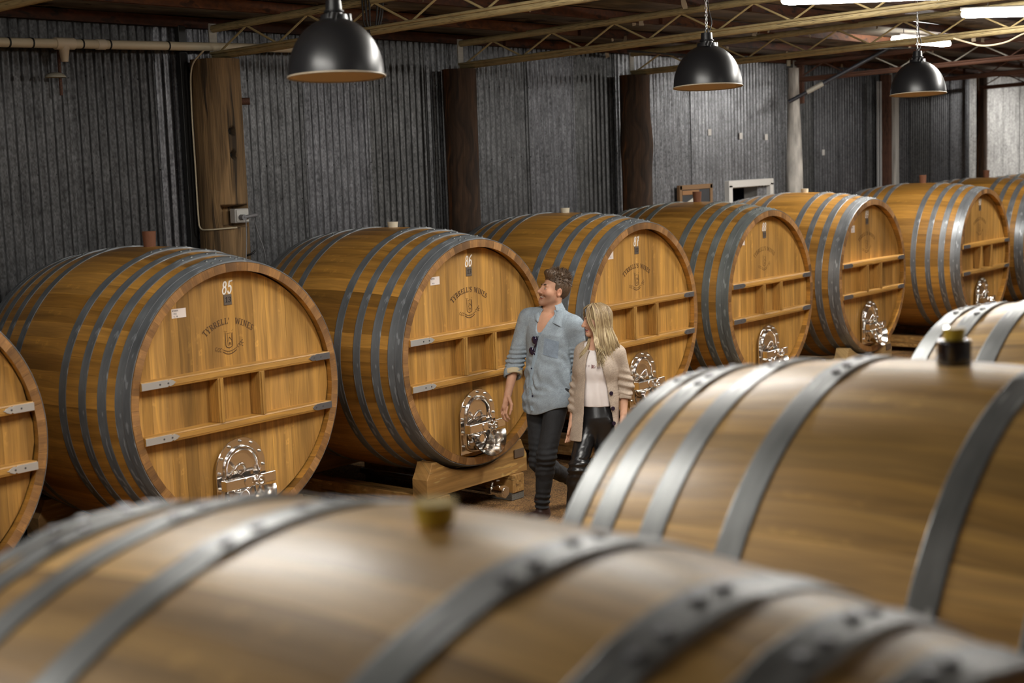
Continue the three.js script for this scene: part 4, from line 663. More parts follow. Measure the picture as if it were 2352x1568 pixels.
// ---- the man
{
  const [t, L] = person('man in a blue shirt and black jeans walking, looking up with a smile', 1240, 1190, 10.5);
  const f = V(-0.42, 0, 0.906), bl = V(0.906, 0, 0.42);        // body front and left
  const pel = L(1259, 897), waist = L(1259, 862), chest = L(1261, 775, 0.005), nb = L(1268, 722, -0.015), SR = L(1213, 731, -0.07), SL = L(1318, 748, 0.07);
  const ER = L(1183, 832, -0.10), WR = L(1167, 904, -0.015), EL = L(1331, 842, 0.0), WL = L(1322, 925, 0.08);
  const HRp = L(1234, 905, -0.06), HLp = L(1282, 908, 0.05), KF = L(1255, 1046, 0.13), AF = L(1244, 1160, 0.02), KB = L(1238, 1062, -0.02), AB = L(1322, 1104, -0.34);
  const hc = L(1271, 668, 0.0), Z = V(-0.86, 0.30, 0.42).normalize(), X = V(0, 1, 0).cross(Z).normalize(), Y = Z.clone().cross(X).normalize();
  X.addScaledVector(Y, 0.0); const headF = framed(hc, X, Y, Z, headField({ smile: 0.0105 }));
  const torso = uni(0.07, cap(pel, waist, 0.145, 0.135, f, 0.72), cap(waist, chest, 0.138, 0.160, f, 0.68), cap(SR.clone().lerp(SL, 0.14), SL.clone().lerp(SR, 0.14), 0.062, 0.062), cap(chest, nb, 0.13, 0.07, f, 0.75));
  const neck = cap(nb.clone().add(V(0, -0.03, 0)), hc.clone().addScaledVector(Y, -0.06).addScaledVector(Z, -0.018), 0.064, 0.058);
  const trap = uni(0.03, cap(nb.clone().add(V(0, 0.015, 0)), SR, 0.05, 0.048), cap(nb.clone().add(V(0, 0.015, 0)), SL, 0.05, 0.048));
  const armR = chainF([SR, ER, WR], [0.056, 0.043, 0.027], 0.02), armL = chainF([SL, EL, WL], [0.056, 0.043, 0.027], 0.02);
  const hand = handField(WR, L(1160, 934, 0.0), [
    [L(1165, 935, 0.022), L(1162, 949, 0.030), L(1166, 958, 0.026), L(1170, 962, 0.018)], [L(1160, 937, 0.006), L(1157, 952, 0.012), L(1161, 963, 0.008), L(1166, 967, 0.0)],
    [L(1157, 936, -0.012), L(1153, 950, -0.008), L(1157, 961, -0.010), L(1162, 965, -0.016)], [L(1155, 932, -0.028), L(1152, 944, -0.026), L(1155, 953, -0.028), L(1159, 957, -0.032)]],
    [L(1169, 912, 0.012), L(1175, 929, 0.030), L(1174, 941, 0.034), L(1171, 951, 0.032)]);
  const handL = handField(WL, L(1318, 952, 0.10), [0, 1, 2, 3].map((k) => [L(1322 - k * 4, 953, 0.11 - k * 0.01), L(1321 - k * 4, 968, 0.12), L(1324 - k * 4, 978, 0.11), L(1328 - k * 4, 982, 0.10)]), [L(1325, 935, 0.09), L(1330, 950, 0.1), L(1330, 960, 0.1), L(1329, 968, 0.1)]);
  const legF = chainF([HLp, KF, KF.clone().lerp(AF, 0.3).addScaledVector(V(0.1, 0, -1), 0.015), AF], [0.088, 0.056, 0.055, 0.040], 0.03), legB = chainF([HRp, KB, KB.clone().lerp(AB, 0.3), AB], [0.088, 0.056, 0.055, 0.040], 0.03), hips = cap(HRp, HLp, 0.105, 0.105);
  const body = uni(0.025, torso, neck, trap, armR, armL, legF, legB, hips);
  const full = (x, y, z) => smin(smin(smin(body(x, y, z), headF(x, y, z), 0.018), hand(x, y, z), 0.012), handL(x, y, z), 0.012);
  const skin = (x, y, z) => {
    const px = x - hc.x, py = y - hc.y, pz = z - hc.z, a = px * X.x + py * X.y + pz * X.z, b = px * Y.x + py * Y.y + pz * Y.z, c = px * Z.x + py * Z.y + pz * Z.z;
    let r = 0.57, g = 0.315, bb = 0.205; const n = 0.92 + 0.16 * noise3(x * 60, y * 60, z * 60); r *= n; g *= n; bb *= n;
    if (b < 0.13 && b > -0.2) {
      const st = smooth(-0.030, -0.062, b) * smooth(-0.03, 0.02, c) * smooth(-0.145, -0.12, b) * 0.45 + smooth(0.012, 0.004, Math.abs(b + 0.052)) * smooth(0.06, 0.08, c) * 0.35; r = lerp(r, 0.20, st); g = lerp(g, 0.115, st); bb = lerp(bb, 0.075, st);
      const lip = smooth(0.014, 0.008, Math.abs(b + 0.068)) * smooth(0.030, 0.020, Math.abs(a)) * smooth(0.06, 0.075, c); r = lerp(r, 0.38, lip); g = lerp(g, 0.14, lip); bb = lerp(bb, 0.11, lip);
      const ck = Math.exp(-((Math.abs(a) - 0.042) ** 2 + (b + 0.025) ** 2) / 0.0006) * smooth(0, 0.04, c) * 0.3; g *= 1 - ck * 0.35; bb *= 1 - ck * 0.35;
      if (Math.abs(a) > 0.07) { g *= 0.88; bb *= 0.85; }
    }
    return [r, g, bb];
  };
  const bx = (p, r) => [[p.x - r[0], p.y - r[1], p.z - r[2]], [p.x + r[0], p.y + r[1], p.z + r[2]]];
  const fine = surfaceNet(full, ...bx(hc.clone().add(V(0, -0.10, 0)), [0.16, 0.25, 0.18]), 0.0027, skin), handG = surfaceNet(full, ...bx(ER.clone().lerp(L(1162, 940), 0.56), [0.11, 0.27, 0.13]), 0.0036, skin);
  const clipHead = (x, y, z) => Math.max(full(x, y, z) + 0.004, y - (hc.y - 0.325));
  const coarse = surfaceNet(clipHead, [-0.5, 0.02, -0.55], [0.5, 1.6, 0.45], 0.014, skin);
  part3(t, 'body', mergeGeometries([fine, handG, coarse]), skinMat);
  eyeGroup(t, hc, X, Y, Z, plain(0.05, 0.06, 0.07, 0.2));
  part3(t, 'teeth', surfaceNet(framed(hc, X, Y, Z, ellip(0, -0.064, 0.079, 0.026, 0.0065, 0.010)), ...bx(hc.clone().addScaledVector(Z, 0.08).addScaledVector(Y, -0.066), [0.03, 0.02, 0.03]), 0.0025), plain(0.72, 0.68, 0.62, 0.3));
  part3(t, 'eyebrows', browGeo(hc, X, Y, Z, 0.0042), plain(0.07, 0.04, 0.022, 0.8));
  // hair: a cap of tufts brushed up over the forehead
  const hairCol = (x, y, z) => { const n = noise3(x * 160, y * 60, z * 160); const k = 0.6 + 0.9 * n; return [0.085 * k, 0.050 * k, 0.027 * k]; };
  const hairF = framed(hc, X, Y, Z, (() => { const c = ellip(0, 0.040, -0.022, 0.083, 0.100, 0.103), top = ellip(0, 0.115, 0.02, 0.058, 0.045, 0.085), cut = ellip(0, -0.035, 0.075, 0.078, 0.100, 0.090); return (x, y, z) => {
    const n = 0.010 * (noise3(x * 70, y * 30, z * 70) - 0.5) + 0.006 * (noise3(x * 150, y * 50 + 9, z * 150) - 0.5);
    let d = smin(c(x, y, z), top(x, y, z), 0.03) + n; d = smax(d, -cut(x, y, z), 0.008);
    const side = -(y + 0.030 + 0.5 * Math.max(0, -z - 0.02)); d = smax(d, side, 0.01);
    d = smax(d, -(y + 0.075 + 0.0 * z), 0.01); if (z > 0.03) d = smax(d, -(y - 0.052 - 0.2 * (z - 0.03)), 0.012); else if (z > -0.005) d = smax(d, -(y + 0.02 - 0.9 * z), 0.012);
    return smax(d, -ellip(0.085, -0.008, -0.006, 0.022, 0.034, 0.022)(Math.abs(x), y, z), 0.004); }; })());
  const tufts = []; for (let k = 0; k < 620; k++) {
    const az = rr(-Math.PI, Math.PI), el = rr(0.25, 1.5), dir = V(Math.sin(az) * Math.cos(el), Math.sin(el), Math.cos(az) * Math.cos(el)); if (dir.z > 0.62 && dir.y < 0.5) continue;
    const p = V(dir.x * 0.078, 0.045 + dir.y * 0.098, -0.018 + dir.z * 0.10), len = lerp(0.018, 0.044, smooth(0.3, 0.9, dir.y)) * rr(0.6, 1.2), fl = noise3(dir.x * 2.2 + 5, dir.y * 2.2, dir.z * 2.2) - 0.5, q = dir.clone().multiplyScalar(0.55).add(V(fl * 2.2 + rr(-0.25, 0.25), dir.y > 0.5 ? 0.45 : -0.5, dir.z > 0.1 ? 0.35 + fl * 2 : -0.55 + rr(-0.2, 0.2))).normalize();
    const m = p.clone().addScaledVector(q, len * 0.5).addScaledVector(dir, 0.006), e = p.clone().addScaledVector(q, len).add(V(rr(-0.008, 0.008), rr(-0.004, 0.004), rr(-0.008, 0.008)));
    const g = tubeAlong([p, m, e], 0.0052, 4, 5), a = g.attributes.position; for (let i = 0; i < a.count; i++) { const s = Math.floor(i / 6) / 4, cen = new THREE.CatmullRomCurve3([p, m, e]).getPoint(s), w = 1 - s * 0.9; a.setXYZ(i, cen.x + (a.getX(i) - cen.x) * w, cen.y + (a.getY(i) - cen.y) * w, cen.z + (a.getZ(i) - cen.z) * w); }
    const c = new Float32Array(a.count * 3), b = rr(0.5, 1.6); for (let i = 0; i < a.count; i++) c.set([0.085 * b, 0.050 * b, 0.027 * b], i * 3); g.setAttribute('color', new THREE.BufferAttribute(c, 3)); g.computeVertexNormals();
    g.applyMatrix4(new THREE.Matrix4().makeBasis(X, Y, Z).setPosition(hc)); tufts.push(g);
  }
  part3(t, 'hair', mergeGeometries([surfaceNet(hairF, ...bx(hc.clone().add(V(0, 0.03, 0)), [0.15, 0.16, 0.15]), 0.0036, hairCol), ...tufts]), std({ color: 0xffffff, vertexColors: true, roughness: 0.55, sheen: 0.2 }), 'short tousled brown hair');
  // shirt
  const shirtMat = std({ color: lin(0.40, 0.475, 0.54), map: clothTex, bumpMap: clothTex, bumpScale: 0.0008, roughness: 0.85, sheen: 0.3, side: THREE.DoubleSide }), shirtDark = std({ color: lin(0.22, 0.29, 0.36), map: clothTex, roughness: 0.85 });
  const cuffA = ER.clone().lerp(WR, 0.34), cuffN = WR.clone().sub(ER).normalize(), cuffL = EL.clone().lerp(WL, 0.34), cuffNL = WL.clone().sub(EL).normalize();
  const sleeveR = chainF([SR, ER, cuffA], [0.074, 0.062, 0.056], 0.03), sleeveL = chainF([SL, EL, cuffL], [0.074, 0.060, 0.054], 0.03), shirtBody = uni(0.06, cap(L(1257, 930), waist, 0.172, 0.160, f, 0.84), cap(HRp.clone().add(V(0.02, -0.04, 0)), HLp.clone().add(V(-0.01, -0.04, 0)), 0.122, 0.122), cap(waist, chest, 0.156, 0.172, f, 0.72), cap(SR.clone().lerp(SL, 0.10), SL.clone().lerp(SR, 0.10), 0.076, 0.076), cap(chest, nb, 0.14, 0.075, f, 0.78), trap);
  const vA = nb.clone().addScaledVector(f, 0.07).add(V(0, -0.005, 0)), vB = L(1243, 770).addScaledVector(f, 0.17), neckCut = cap(nb.clone().add(V(0, 0.02, 0)), hc.clone().addScaledVector(Y, -0.03), 0.076, 0.085), vCut = cap(vA, vB, 0.058, 0.006, bl, 1);
  const endR = plane(cuffA, cuffN), endL = plane(cuffL, cuffNL);
  const hemY = L(1240, 944).y, sx = (x, y, z) => (x - pel.x) * bl.x + (z - pel.z) * bl.z, sf = (x, y, z) => (x - pel.x) * f.x + (z - pel.z) * f.z;
  const shirtF = (x, y, z) => {
    const wr = 0.010 * (noise3(x * 11 + y * 9, y * 17 - x * 7, z * 11) - 0.5) * smooth(1.42, 1.2, y) + 0.006 * Math.sin((y * 1.0 + x * 0.9 + 0.25 * noise3(x * 6, y * 6, z * 6)) * 58) * smooth(1.30, 1.05, y) * smooth(0.35, 0.65, noise3(x * 5 + 4, y * 7, z * 5)) + fold(x, y, z, 26, 0.004);
    let a = shirtBody(x, y, z) + wr; const hem = hemY - 0.012 + 0.055 * smooth(0.03, 0.24, Math.abs(sx(x, y, z) + 0.09)) - y; a = smax(a, hem, 0.006);
    const wrR = 0.006 * Math.sin(y * 190 + 2.5 * noise3(x * 20, y * 9, z * 20)) * smooth(ER.y + 0.16, ER.y + 0.02, y) + fold(x, y, z, 22, 0.008);
    const s1 = smax(sleeveR(x, y, z) + wrR, endR(x, y, z), 0.006), s2 = smax(sleeveL(x, y, z) + wrR, endL(x, y, z), 0.006);
    let d = smin(smin(a, s1, 0.022), s2, 0.022); d = smax(d, -neckCut(x, y, z), 0.006); return smax(d, -vCut(x, y, z), 0.004);
  };
  const sh = part3(t, 'shirt', surfaceNet(shirtF, [-0.42, 0.55, -0.36], [0.42, 1.62, 0.36], 0.0058), shirtMat, 'pale blue button shirt with rolled sleeves');
  for (const [A, N, E2] of [[cuffA, cuffN, ER], [cuffL, cuffNL, EL]]) {
    const tilt = N.clone().add(V(0.30, 0, 0.2)).normalize(), q = new THREE.Quaternion().setFromUnitVectors(V(0, -1, 0), tilt), m = new THREE.Matrix4().compose(A.clone().addScaledVector(N, -0.005), q, V(1, 1, 1));
    const cuff = new THREE.LatheGeometry([[0.050, 0.030], [0.063, 0.030], [0.068, 0.0], [0.067, -0.028], [0.060, -0.033], [0.054, -0.028], [0.048, 0.0]].map((p) => new THREE.Vector2(...p)), 40); { const p = cuff.attributes.position; for (let i = 0; i < p.count; i++) { const a = Math.atan2(p.getZ(i), p.getX(i)), k = 1 + 0.05 * Math.sin(a * 3 + p.getY(i) * 40); p.setXYZ(i, p.getX(i) * k, p.getY(i) + 0.006 * Math.sin(a * 2), p.getZ(i) * k); } cuff.computeVertexNormals(); }
    part3(sh, 'cuff', cuff.applyMatrix4(m), shirtMat);
    const lining = new THREE.LatheGeometry([[0.0685, 0.006], [0.0705, -0.002], [0.0695, -0.028], [0.062, -0.035], [0.052, -0.030], [0.047, 0.0]].map((p) => new THREE.Vector2(...p)), 40, Math.PI * 1.80, Math.PI * 0.9).applyMatrix4(m); part3(sh, 'cuff_lining', lining, plain(0.56, 0.47, 0.31, 0.85, { side: THREE.DoubleSide }), 'cream checked lining');
  }
  // collar leaves, placket, buttons, pocket
  const onShirt = (u, v, off = 0.002) => { const o = L(u, v, 0.5), e = L(u, v, -0.4), d = e.clone().sub(o).normalize(); let s = 0; for (let k = 0; k < 220; k++) { const p = o.clone().addScaledVector(d, s), q = shirtF(p.x, p.y, p.z); if (q < 0.0008) break; s += Math.max(q * 0.6, 0.0006); } return o.addScaledVector(d, s - off); };
  const quad = (A, B, Cc, D2, off) => grid(10, 10, (a, b) => { const u = lerp(lerp(A[0], B[0], a), lerp(D2[0], Cc[0], a), b), v = lerp(lerp(A[1], B[1], a), lerp(D2[1], Cc[1], a), b), p = onShirt(u, v, off * Math.sin(Math.PI * (0.15 + 0.7 * a)) * (0.6 + 0.4 * b)); return [p.x, p.y, p.z]; });
  part3(sh, 'collar_leaf', quad([1279, 716], [1294, 716], [1290, 751], [1270, 741], 0.016), shirtMat); part3(sh, 'collar_leaf', quad([1226, 721], [1238, 717], [1239, 741], [1229, 735], 0.014), shirtMat);
  part3(sh, 'collar_stand', (() => { const ring = (r, ph) => bl.clone().multiplyScalar(r * Math.sin(ph)).addScaledVector(f, r * Math.cos(ph)); return toCreasedNormals(grid(48, 6, (a, b, i, j) => { const ph = lerp(0.75, Math.PI * 2 - 0.95, a), bk = smooth(0.7, 2.2, Math.min(ph, Math.PI * 2 - ph)), k = j <= 3 ? j / 3 : (6 - j) / 3, r = lerp(0.072, 0.098, k) + (j > 3 ? -0.007 : 0), y = lerp(0.072 + 0.018 * bk, 0.035, k), q = ring(r, ph); return [nb.x + q.x, nb.y + y, nb.z + q.z]; }), 0.8); })(), shirtMat);
  const pl = [[1241, 765], [1233, 800], [1227, 830], [1222, 860], [1220, 900], [1224, 943]].map(([u, v]) => onShirt(u, v, 0.0015));
  const pcv = new THREE.CatmullRomCurve3(pl); part3(sh, 'placket', grid(40, 3, (a, b) => { const p = pcv.getPoint(a), off = (b - 0.5) * 0.034, s = p.clone().addScaledVector(bl, off); return [s.x, s.y, s.z + 0.001 - 0.004 * (b > 0.9 || b < 0.1 ? 1 : 0) - Math.max(0, off) * 0.1]; }), std({ color: lin(0.38, 0.485, 0.58), map: clothTex, roughness: 0.85, side: THREE.DoubleSide }));
  const btn = plain(0.012, 0.014, 0.05, 0.3); for (const [u, v] of [[1234, 779], [1227, 812], [1221, 846], [1219, 878], [1223, 909]]) { const p = onShirt(u, v, 0.006); part(sh, 'button', new THREE.CylinderGeometry(0.0062, 0.0062, 0.004, 14).rotateX(Math.PI / 2), btn, [p.x, p.y, p.z], [0, -0.4, 0]); }
  part3(sh, 'pocket', grid(12, 12, (a, b) => { const u = lerp(1250, 1284, a) - b * 3, v = lerp(776, 815, b) + a * 9 + (b > 0.8 ? -3 * Math.abs(a - 0.5) : 0), p = onShirt(u, v, 0.004); return [p.x, p.y, p.z]; }), std({ color: lin(0.335, 0.42, 0.525), map: clothTex, roughness: 0.85, side: THREE.DoubleSide }));
  // sunglasses hooked on the placket
  const gl = thing('sunglasses', 'dark sunglasses hanging from the placket of the man\'s blue shirt', 'sunglasses', t.position.toArray(), -0.8863), gm = std({ color: lin(0.012, 0.008, 0.03), roughness: 0.08, clearcoat: 1 });
  for (const [u, v] of [[1227, 781], [1221, 806]]) { const p = onShirt(u, v, 0.016); part(gl, 'lens', new THREE.SphereGeometry(0.026, 24, 12).scale(0.86, 1.1, 0.28), gm, [p.x, p.y, p.z], [0, -0.5, 0.25]); }
  part3(gl, 'bridge', tubeAlong([onShirt(1232, 772, 0.012), onShirt(1231, 788, 0.016), onShirt(1226, 800, 0.014), onShirt(1228, 815, 0.010)], 0.0042, 16, 6), gm); part3(gl, 'temple', tubeAlong([onShirt(1236, 772, 0.012), onShirt(1232, 790, 0.01), onShirt(1228, 812, 0.008)], 0.0035, 16, 6), gm);
  // jeans
  const jeanF = (() => { const l1 = chainF([HLp, KF, KF.clone().lerp(AF, 0.3).addScaledVector(V(0.1, 0, -1), 0.012), AF], [0.088, 0.068, 0.065, 0.050], 0.03), l2 = chainF([HRp, KB, KB.clone().lerp(AB, 0.3), AB], [0.088, 0.068, 0.064, 0.050], 0.03), hp = cap(HRp, HLp, 0.095, 0.095, f, 0.85), top = cap(pel, L(1259, 885), 0.14, 0.125, f, 0.74), eF = plane(AF.clone().add(V(0, -0.01, 0)), AF.clone().sub(KF)), eB = plane(AB, AB.clone().sub(KB));
    return (x, y, z) => { const k1 = Math.exp(-(((y - KF.y + 0.03) / 0.09) ** 2)), k2 = smooth(AF.y + 0.16, AF.y + 0.02, y), w = 0.006 * Math.sin(y * 150 + 4 * noise3(x * 14, y * 8, z * 14)) * (0.7 * k1 + 1.1 * k2) + fold(x, y, z, 13, 0.010) + fold(x, y, z, 30, 0.004);
      const a = smax(l1(x, y, z) + w, eF(x, y, z), 0.006), b = smax(l2(x, y, z) + w, eB(x, y, z), 0.006); let d = smin(smin(a, hp(x, y, z) + w, 0.05), smin(b, top(x, y, z), 0.04), 0.022); return d; }; })();
  part3(t, 'jeans', surfaceNet(jeanF, [-0.36, 0.02, -0.6], [0.5, 1.06, 0.4], 0.0068), std({ color: lin(0.022, 0.023, 0.026), map: clothTex, bumpMap: clothTex, bumpScale: 0.001, roughness: 0.8, sheen: 0.3 }), 'black slim jeans');
  const toe = V(-0.62, 0, 0.62).normalize(), leather = std({ color: lin(0.085, 0.04, 0.032), map: rep(roughTex, 2, 2), roughness: 0.5 });
  const boot = (A, dir, up) => { const heel = A.clone().addScaledVector(up, -0.060).addScaledVector(dir, -0.02), ball = A.clone().addScaledVector(up, -0.075).addScaledVector(dir, 0.13), tp = A.clone().addScaledVector(up, -0.08).addScaledVector(dir, 0.20), g = uni(0.03, cap(A.clone().addScaledVector(up, 0.05), heel, 0.052, 0.044), cap(heel, ball, 0.042, 0.040), cap(ball, tp, 0.040, 0.030)), bot = plane(A.clone().addScaledVector(up, -0.108), up.clone().multiplyScalar(-1)); return (x, y, z) => smax(g(x, y, z), bot(x, y, z), 0.006) + fold(x, y, z, 40, 0.003); };
  const A1 = V(AF.x, 0.112, AF.z), b1 = boot(A1, toe, V(0, 1, 0)); part3(t, 'boot', surfaceNet(b1, [A1.x - 0.3, -0.01, A1.z - 0.2], [A1.x + 0.15, 0.25, A1.z + 0.3], 0.006), leather);
  const up2 = KB.clone().sub(AB).normalize(), d2 = V(-0.35, -0.75, 0.25).addScaledVector(up2, -up2.dot(V(-0.35, -0.75, 0.25))).normalize(), b2 = boot(AB, d2, up2); part3(t, 'boot', surfaceNet(b2, [AB.x - 0.3, AB.y - 0.3, AB.z - 0.3], [AB.x + 0.3, AB.y + 0.25, AB.z + 0.3], 0.007), leather);
}

// ---- the woman
{
  const [t, L] = person('blonde woman in a beige cardigan and black leather trousers turning to the man', 1352, 1203, 10.22);
  const f = V(-0.40, 0, 0.917), bl = V(0.917, 0, 0.40);
  const pel = L(1372, 958), waist = L(1368, 915), chest = L(1371, 845, 0.005), nb = L(1370, 795, -0.01), SR = L(1340, 808, -0.05), SL = L(1416, 813, 0.045);
  const ER = L(1327, 888, -0.03), WR = L(1315, 962, 0.0), EL = L(1436, 884, 0.0), WL = L(1432, 950, 0.06);
  const HR = L(1354, 966, -0.04), HLp = L(1390, 972, 0.0), KR = L(1327, 1074, 0.10), AR = L(1313, 1178, -0.02), KL = L(1386, 1078, 0.02), AL = L(1404, 1172, -0.16);
  const hc = L(1369, 736, 0), Z = V(-0.955, -0.02, 0.30).normalize(), X = V(0, 1, 0).cross(Z).normalize(), Y = Z.clone().cross(X).normalize(), S = 0.885;
  const hf0 = headField({ fem: true, smile: 0.0075 }), headF = framed(hc, X, Y, Z, (x, y, z) => hf0(x / S, y / S, z / S) * S);
  const torso = uni(0.06, cap(pel, waist, 0.125, 0.100, f, 0.74), cap(waist, chest, 0.102, 0.122, f, 0.72), cap(SR.clone().lerp(SL, 0.16), SL.clone().lerp(SR, 0.16), 0.045, 0.045), cap(chest, nb, 0.10, 0.05, f, 0.75), cap(chest.clone().addScaledVector(bl, -0.055).addScaledVector(f, 0.040), chest.clone().addScaledVector(bl, 0.055).addScaledVector(f, 0.040), 0.052, 0.052));
  const neck = cap(nb.clone().add(V(0, -0.03, 0)), hc.clone().addScaledVector(Y, -0.06).addScaledVector(Z, -0.02), 0.050, 0.046), trap = uni(0.03, cap(nb.clone().add(V(0, 0.01, 0)), SR, 0.036, 0.036), cap(nb.clone().add(V(0, 0.01, 0)), SL, 0.036, 0.036));
  const armR = chainF([SR, ER, WR], [0.043, 0.035, 0.023], 0.02), armL = chainF([SL, EL, WL], [0.043, 0.036, 0.023], 0.02);
  const mkHand = (w, q) => handField(w, w.clone().addScaledVector(q, 0.085), [0, 1, 2, 3].map((k) => { const o = bl.clone().multiplyScalar((k - 1.5) * 0.006).addScaledVector(f, (1.5 - k) * 0.016), b = w.clone().addScaledVector(q, 0.088).add(o); return [b, b.clone().addScaledVector(q, 0.034), b.clone().addScaledVector(q, 0.056).addScaledVector(f, 0.010), b.clone().addScaledVector(q, 0.070).addScaledVector(f, 0.022)]; }), [w.clone().addScaledVector(q, 0.03).addScaledVector(f, 0.014), w.clone().addScaledVector(q, 0.055).addScaledVector(f, 0.038), w.clone().addScaledVector(q, 0.08).addScaledVector(f, 0.046), w.clone().addScaledVector(q, 0.10).addScaledVector(f, 0.046)], 0.88);
  const hR = mkHand(WR, WR.clone().sub(ER).normalize()), hL = mkHand(WL, WL.clone().sub(EL).normalize());
  const legR = chainF([HR, KR, KR.clone().lerp(AR, 0.3), AR], [0.062, 0.050, 0.047, 0.034], 0.03), legL = chainF([HLp, KL, KL.clone().lerp(AL, 0.3), AL], [0.062, 0.050, 0.047, 0.034], 0.03), hips = cap(HR, HLp, 0.062, 0.062);
  const body = uni(0.025, torso, neck, trap, armR, armL, legR, legL, hips), full = (x, y, z) => smin(smin(smin(body(x, y, z), headF(x, y, z), 0.016), hR(x, y, z), 0.01), hL(x, y, z), 0.01);
  const skin = (x, y, z) => { const px = x - hc.x, py = y - hc.y, pz = z - hc.z, a = (px * X.x + py * X.y + pz * X.z) / S, b = (px * Y.x + py * Y.y + pz * Y.z) / S, c = (px * Z.x + py * Z.y + pz * Z.z) / S, n = 0.94 + 0.12 * noise3(x * 60, y * 60, z * 60); let r = 0.60 * n, g = 0.34 * n, q = 0.225 * n; if (b < 0.13 && b > -0.15 && c > 0) { const lip = smooth(0.014, 0.008, Math.abs(b + 0.068)) * smooth(0.032, 0.022, Math.abs(a)) * smooth(0.06, 0.075, c); r = lerp(r, 0.44, lip); g = lerp(g, 0.12, lip); q = lerp(q, 0.11, lip); } return [r, g, q]; };
  const bx = (p, r) => [[p.x - r[0], p.y - r[1], p.z - r[2]], [p.x + r[0], p.y + r[1], p.z + r[2]]];
  const fine = surfaceNet(full, ...bx(hc.clone().add(V(0, -0.06, 0)), [0.15, 0.19, 0.15]), 0.0028, skin), gR = surfaceNet(full, ...bx(WR.clone().add(V(-0.01, -0.06, 0.02)), [0.08, 0.15, 0.09]), 0.004, skin), gL = surfaceNet(full, ...bx(WL.clone().add(V(0, -0.01, 0)), [0.09, 0.20, 0.10]), 0.004, skin);
  const clipHead = (x, y, z) => Math.max(full(x, y, z) + 0.004, y - (hc.y - 0.22));
  part3(t, 'body', mergeGeometries([fine, gR, gL, surfaceNet(clipHead, [-0.45, 0.02, -0.45], [0.45, 1.40, 0.45], 0.014, skin)]), skinMat);
  eyeGroup(t, hc, X.clone().multiplyScalar(S), Y.clone().multiplyScalar(S), Z.clone().multiplyScalar(S), plain(0.06, 0.04, 0.03, 0.2));
  part3(t, 'teeth', surfaceNet(framed(hc, X, Y, Z, (x, y, z) => ellip(0, -0.064, 0.079, 0.026, 0.006, 0.010)(x / S, y / S, z / S)), ...bx(hc.clone().addScaledVector(Z, 0.075).addScaledVector(Y, -0.06), [0.03, 0.02, 0.03]), 0.0025), plain(0.75, 0.72, 0.66, 0.3));
  part3(t, 'eyebrows', browGeo(hc, X.clone().multiplyScalar(S), Y.clone().multiplyScalar(S), Z.clone().multiplyScalar(S), 0.003), plain(0.12, 0.075, 0.04, 0.8));
  // T-shirt
  const teeF = (() => { const b = uni(0.05, cap(L(1371, 935), waist, 0.115, 0.114, f, 0.76), cap(waist, chest, 0.116, 0.134, f, 0.76), cap(SR.clone().lerp(SL, 0.12), SL.clone().lerp(SR, 0.12), 0.053, 0.053), cap(chest, nb, 0.112, 0.056, f, 0.76), trap, cap(chest.clone().addScaledVector(bl, -0.05).addScaledVector(f, 0.042), chest.clone().addScaledVector(bl, 0.05).addScaledVector(f, 0.042), 0.066, 0.066)), cut = uni(0.02, cap(nb.clone().add(V(0, 0.012, 0)).addScaledVector(f, 0.025), nb.clone().add(V(0, 0.12, 0)), 0.060, 0.07)), bot = L(1370, 930).y;
    return (x, y, z) => smax(smax(b(x, y, z) + 0.007 * (noise3(x * 16, y * 7, z * 16) - 0.5) + 0.0035 * Math.sin((x * 1.0 - z * 0.4) * 95 + 3 * noise3(x * 8, y * 8, z * 8)) * smooth(1.1, 0.95, y) + fold(x, y, z, 24, 0.003), -cut(x, y, z), 0.005), bot - y, 0.004); })();
  const tee = part3(t, 'tshirt', surfaceNet(teeF, [-0.26, 0.75, -0.24], [0.28, 1.33, 0.30], 0.006), plain(0.84, 0.78, 0.76, 0.85, { sheen: 0.2 }), 'white T-shirt with dark red lettering');
  const hitF = (F, u, v, off) => { const o = L(u, v, 0.45), e = L(u, v, -0.4), d = e.clone().sub(o).normalize(); let s = 0; for (let k = 0; k < 240; k++) { const p = o.clone().addScaledVector(d, s), q = F(p.x, p.y, p.z); if (q < 0.0006) break; s += Math.max(q * 0.6, 0.0006); } return o.addScaledVector(d, s - off); };
  const print = canvasTex(512, 128, (c) => { c.fillStyle = '#000'; c.fillRect(0, 0, 512, 128); c.fillStyle = '#fff'; c.font = '64px serif'; c.fillText('R', 8, 80); c.fillText('C', 64, 82); c.fillText('Y', 122, 84); c.font = 'bold 104px serif'; c.fillText('B', 212, 98); c.lineWidth = 6; c.strokeStyle = '#fff'; c.strokeRect(206, 16, 10, 92); c.beginPath(); c.arc(250, 62, 46, -1, 1); c.stroke(); c.font = '64px serif'; c.fillText('I', 306, 92); c.fillText('R', 346, 94); c.fillText('I', 408, 96); }, false);
  part3(tee, 'print', grid(24, 6, (a, b) => { const p = hitF(teeF, lerp(1340, 1386, a), lerp(846, 834, b) + a * 4, 0.0022); return [p.x, p.y, p.z, a, b]; }), decalMat(lin(0.16, 0.03, 0.03), print));
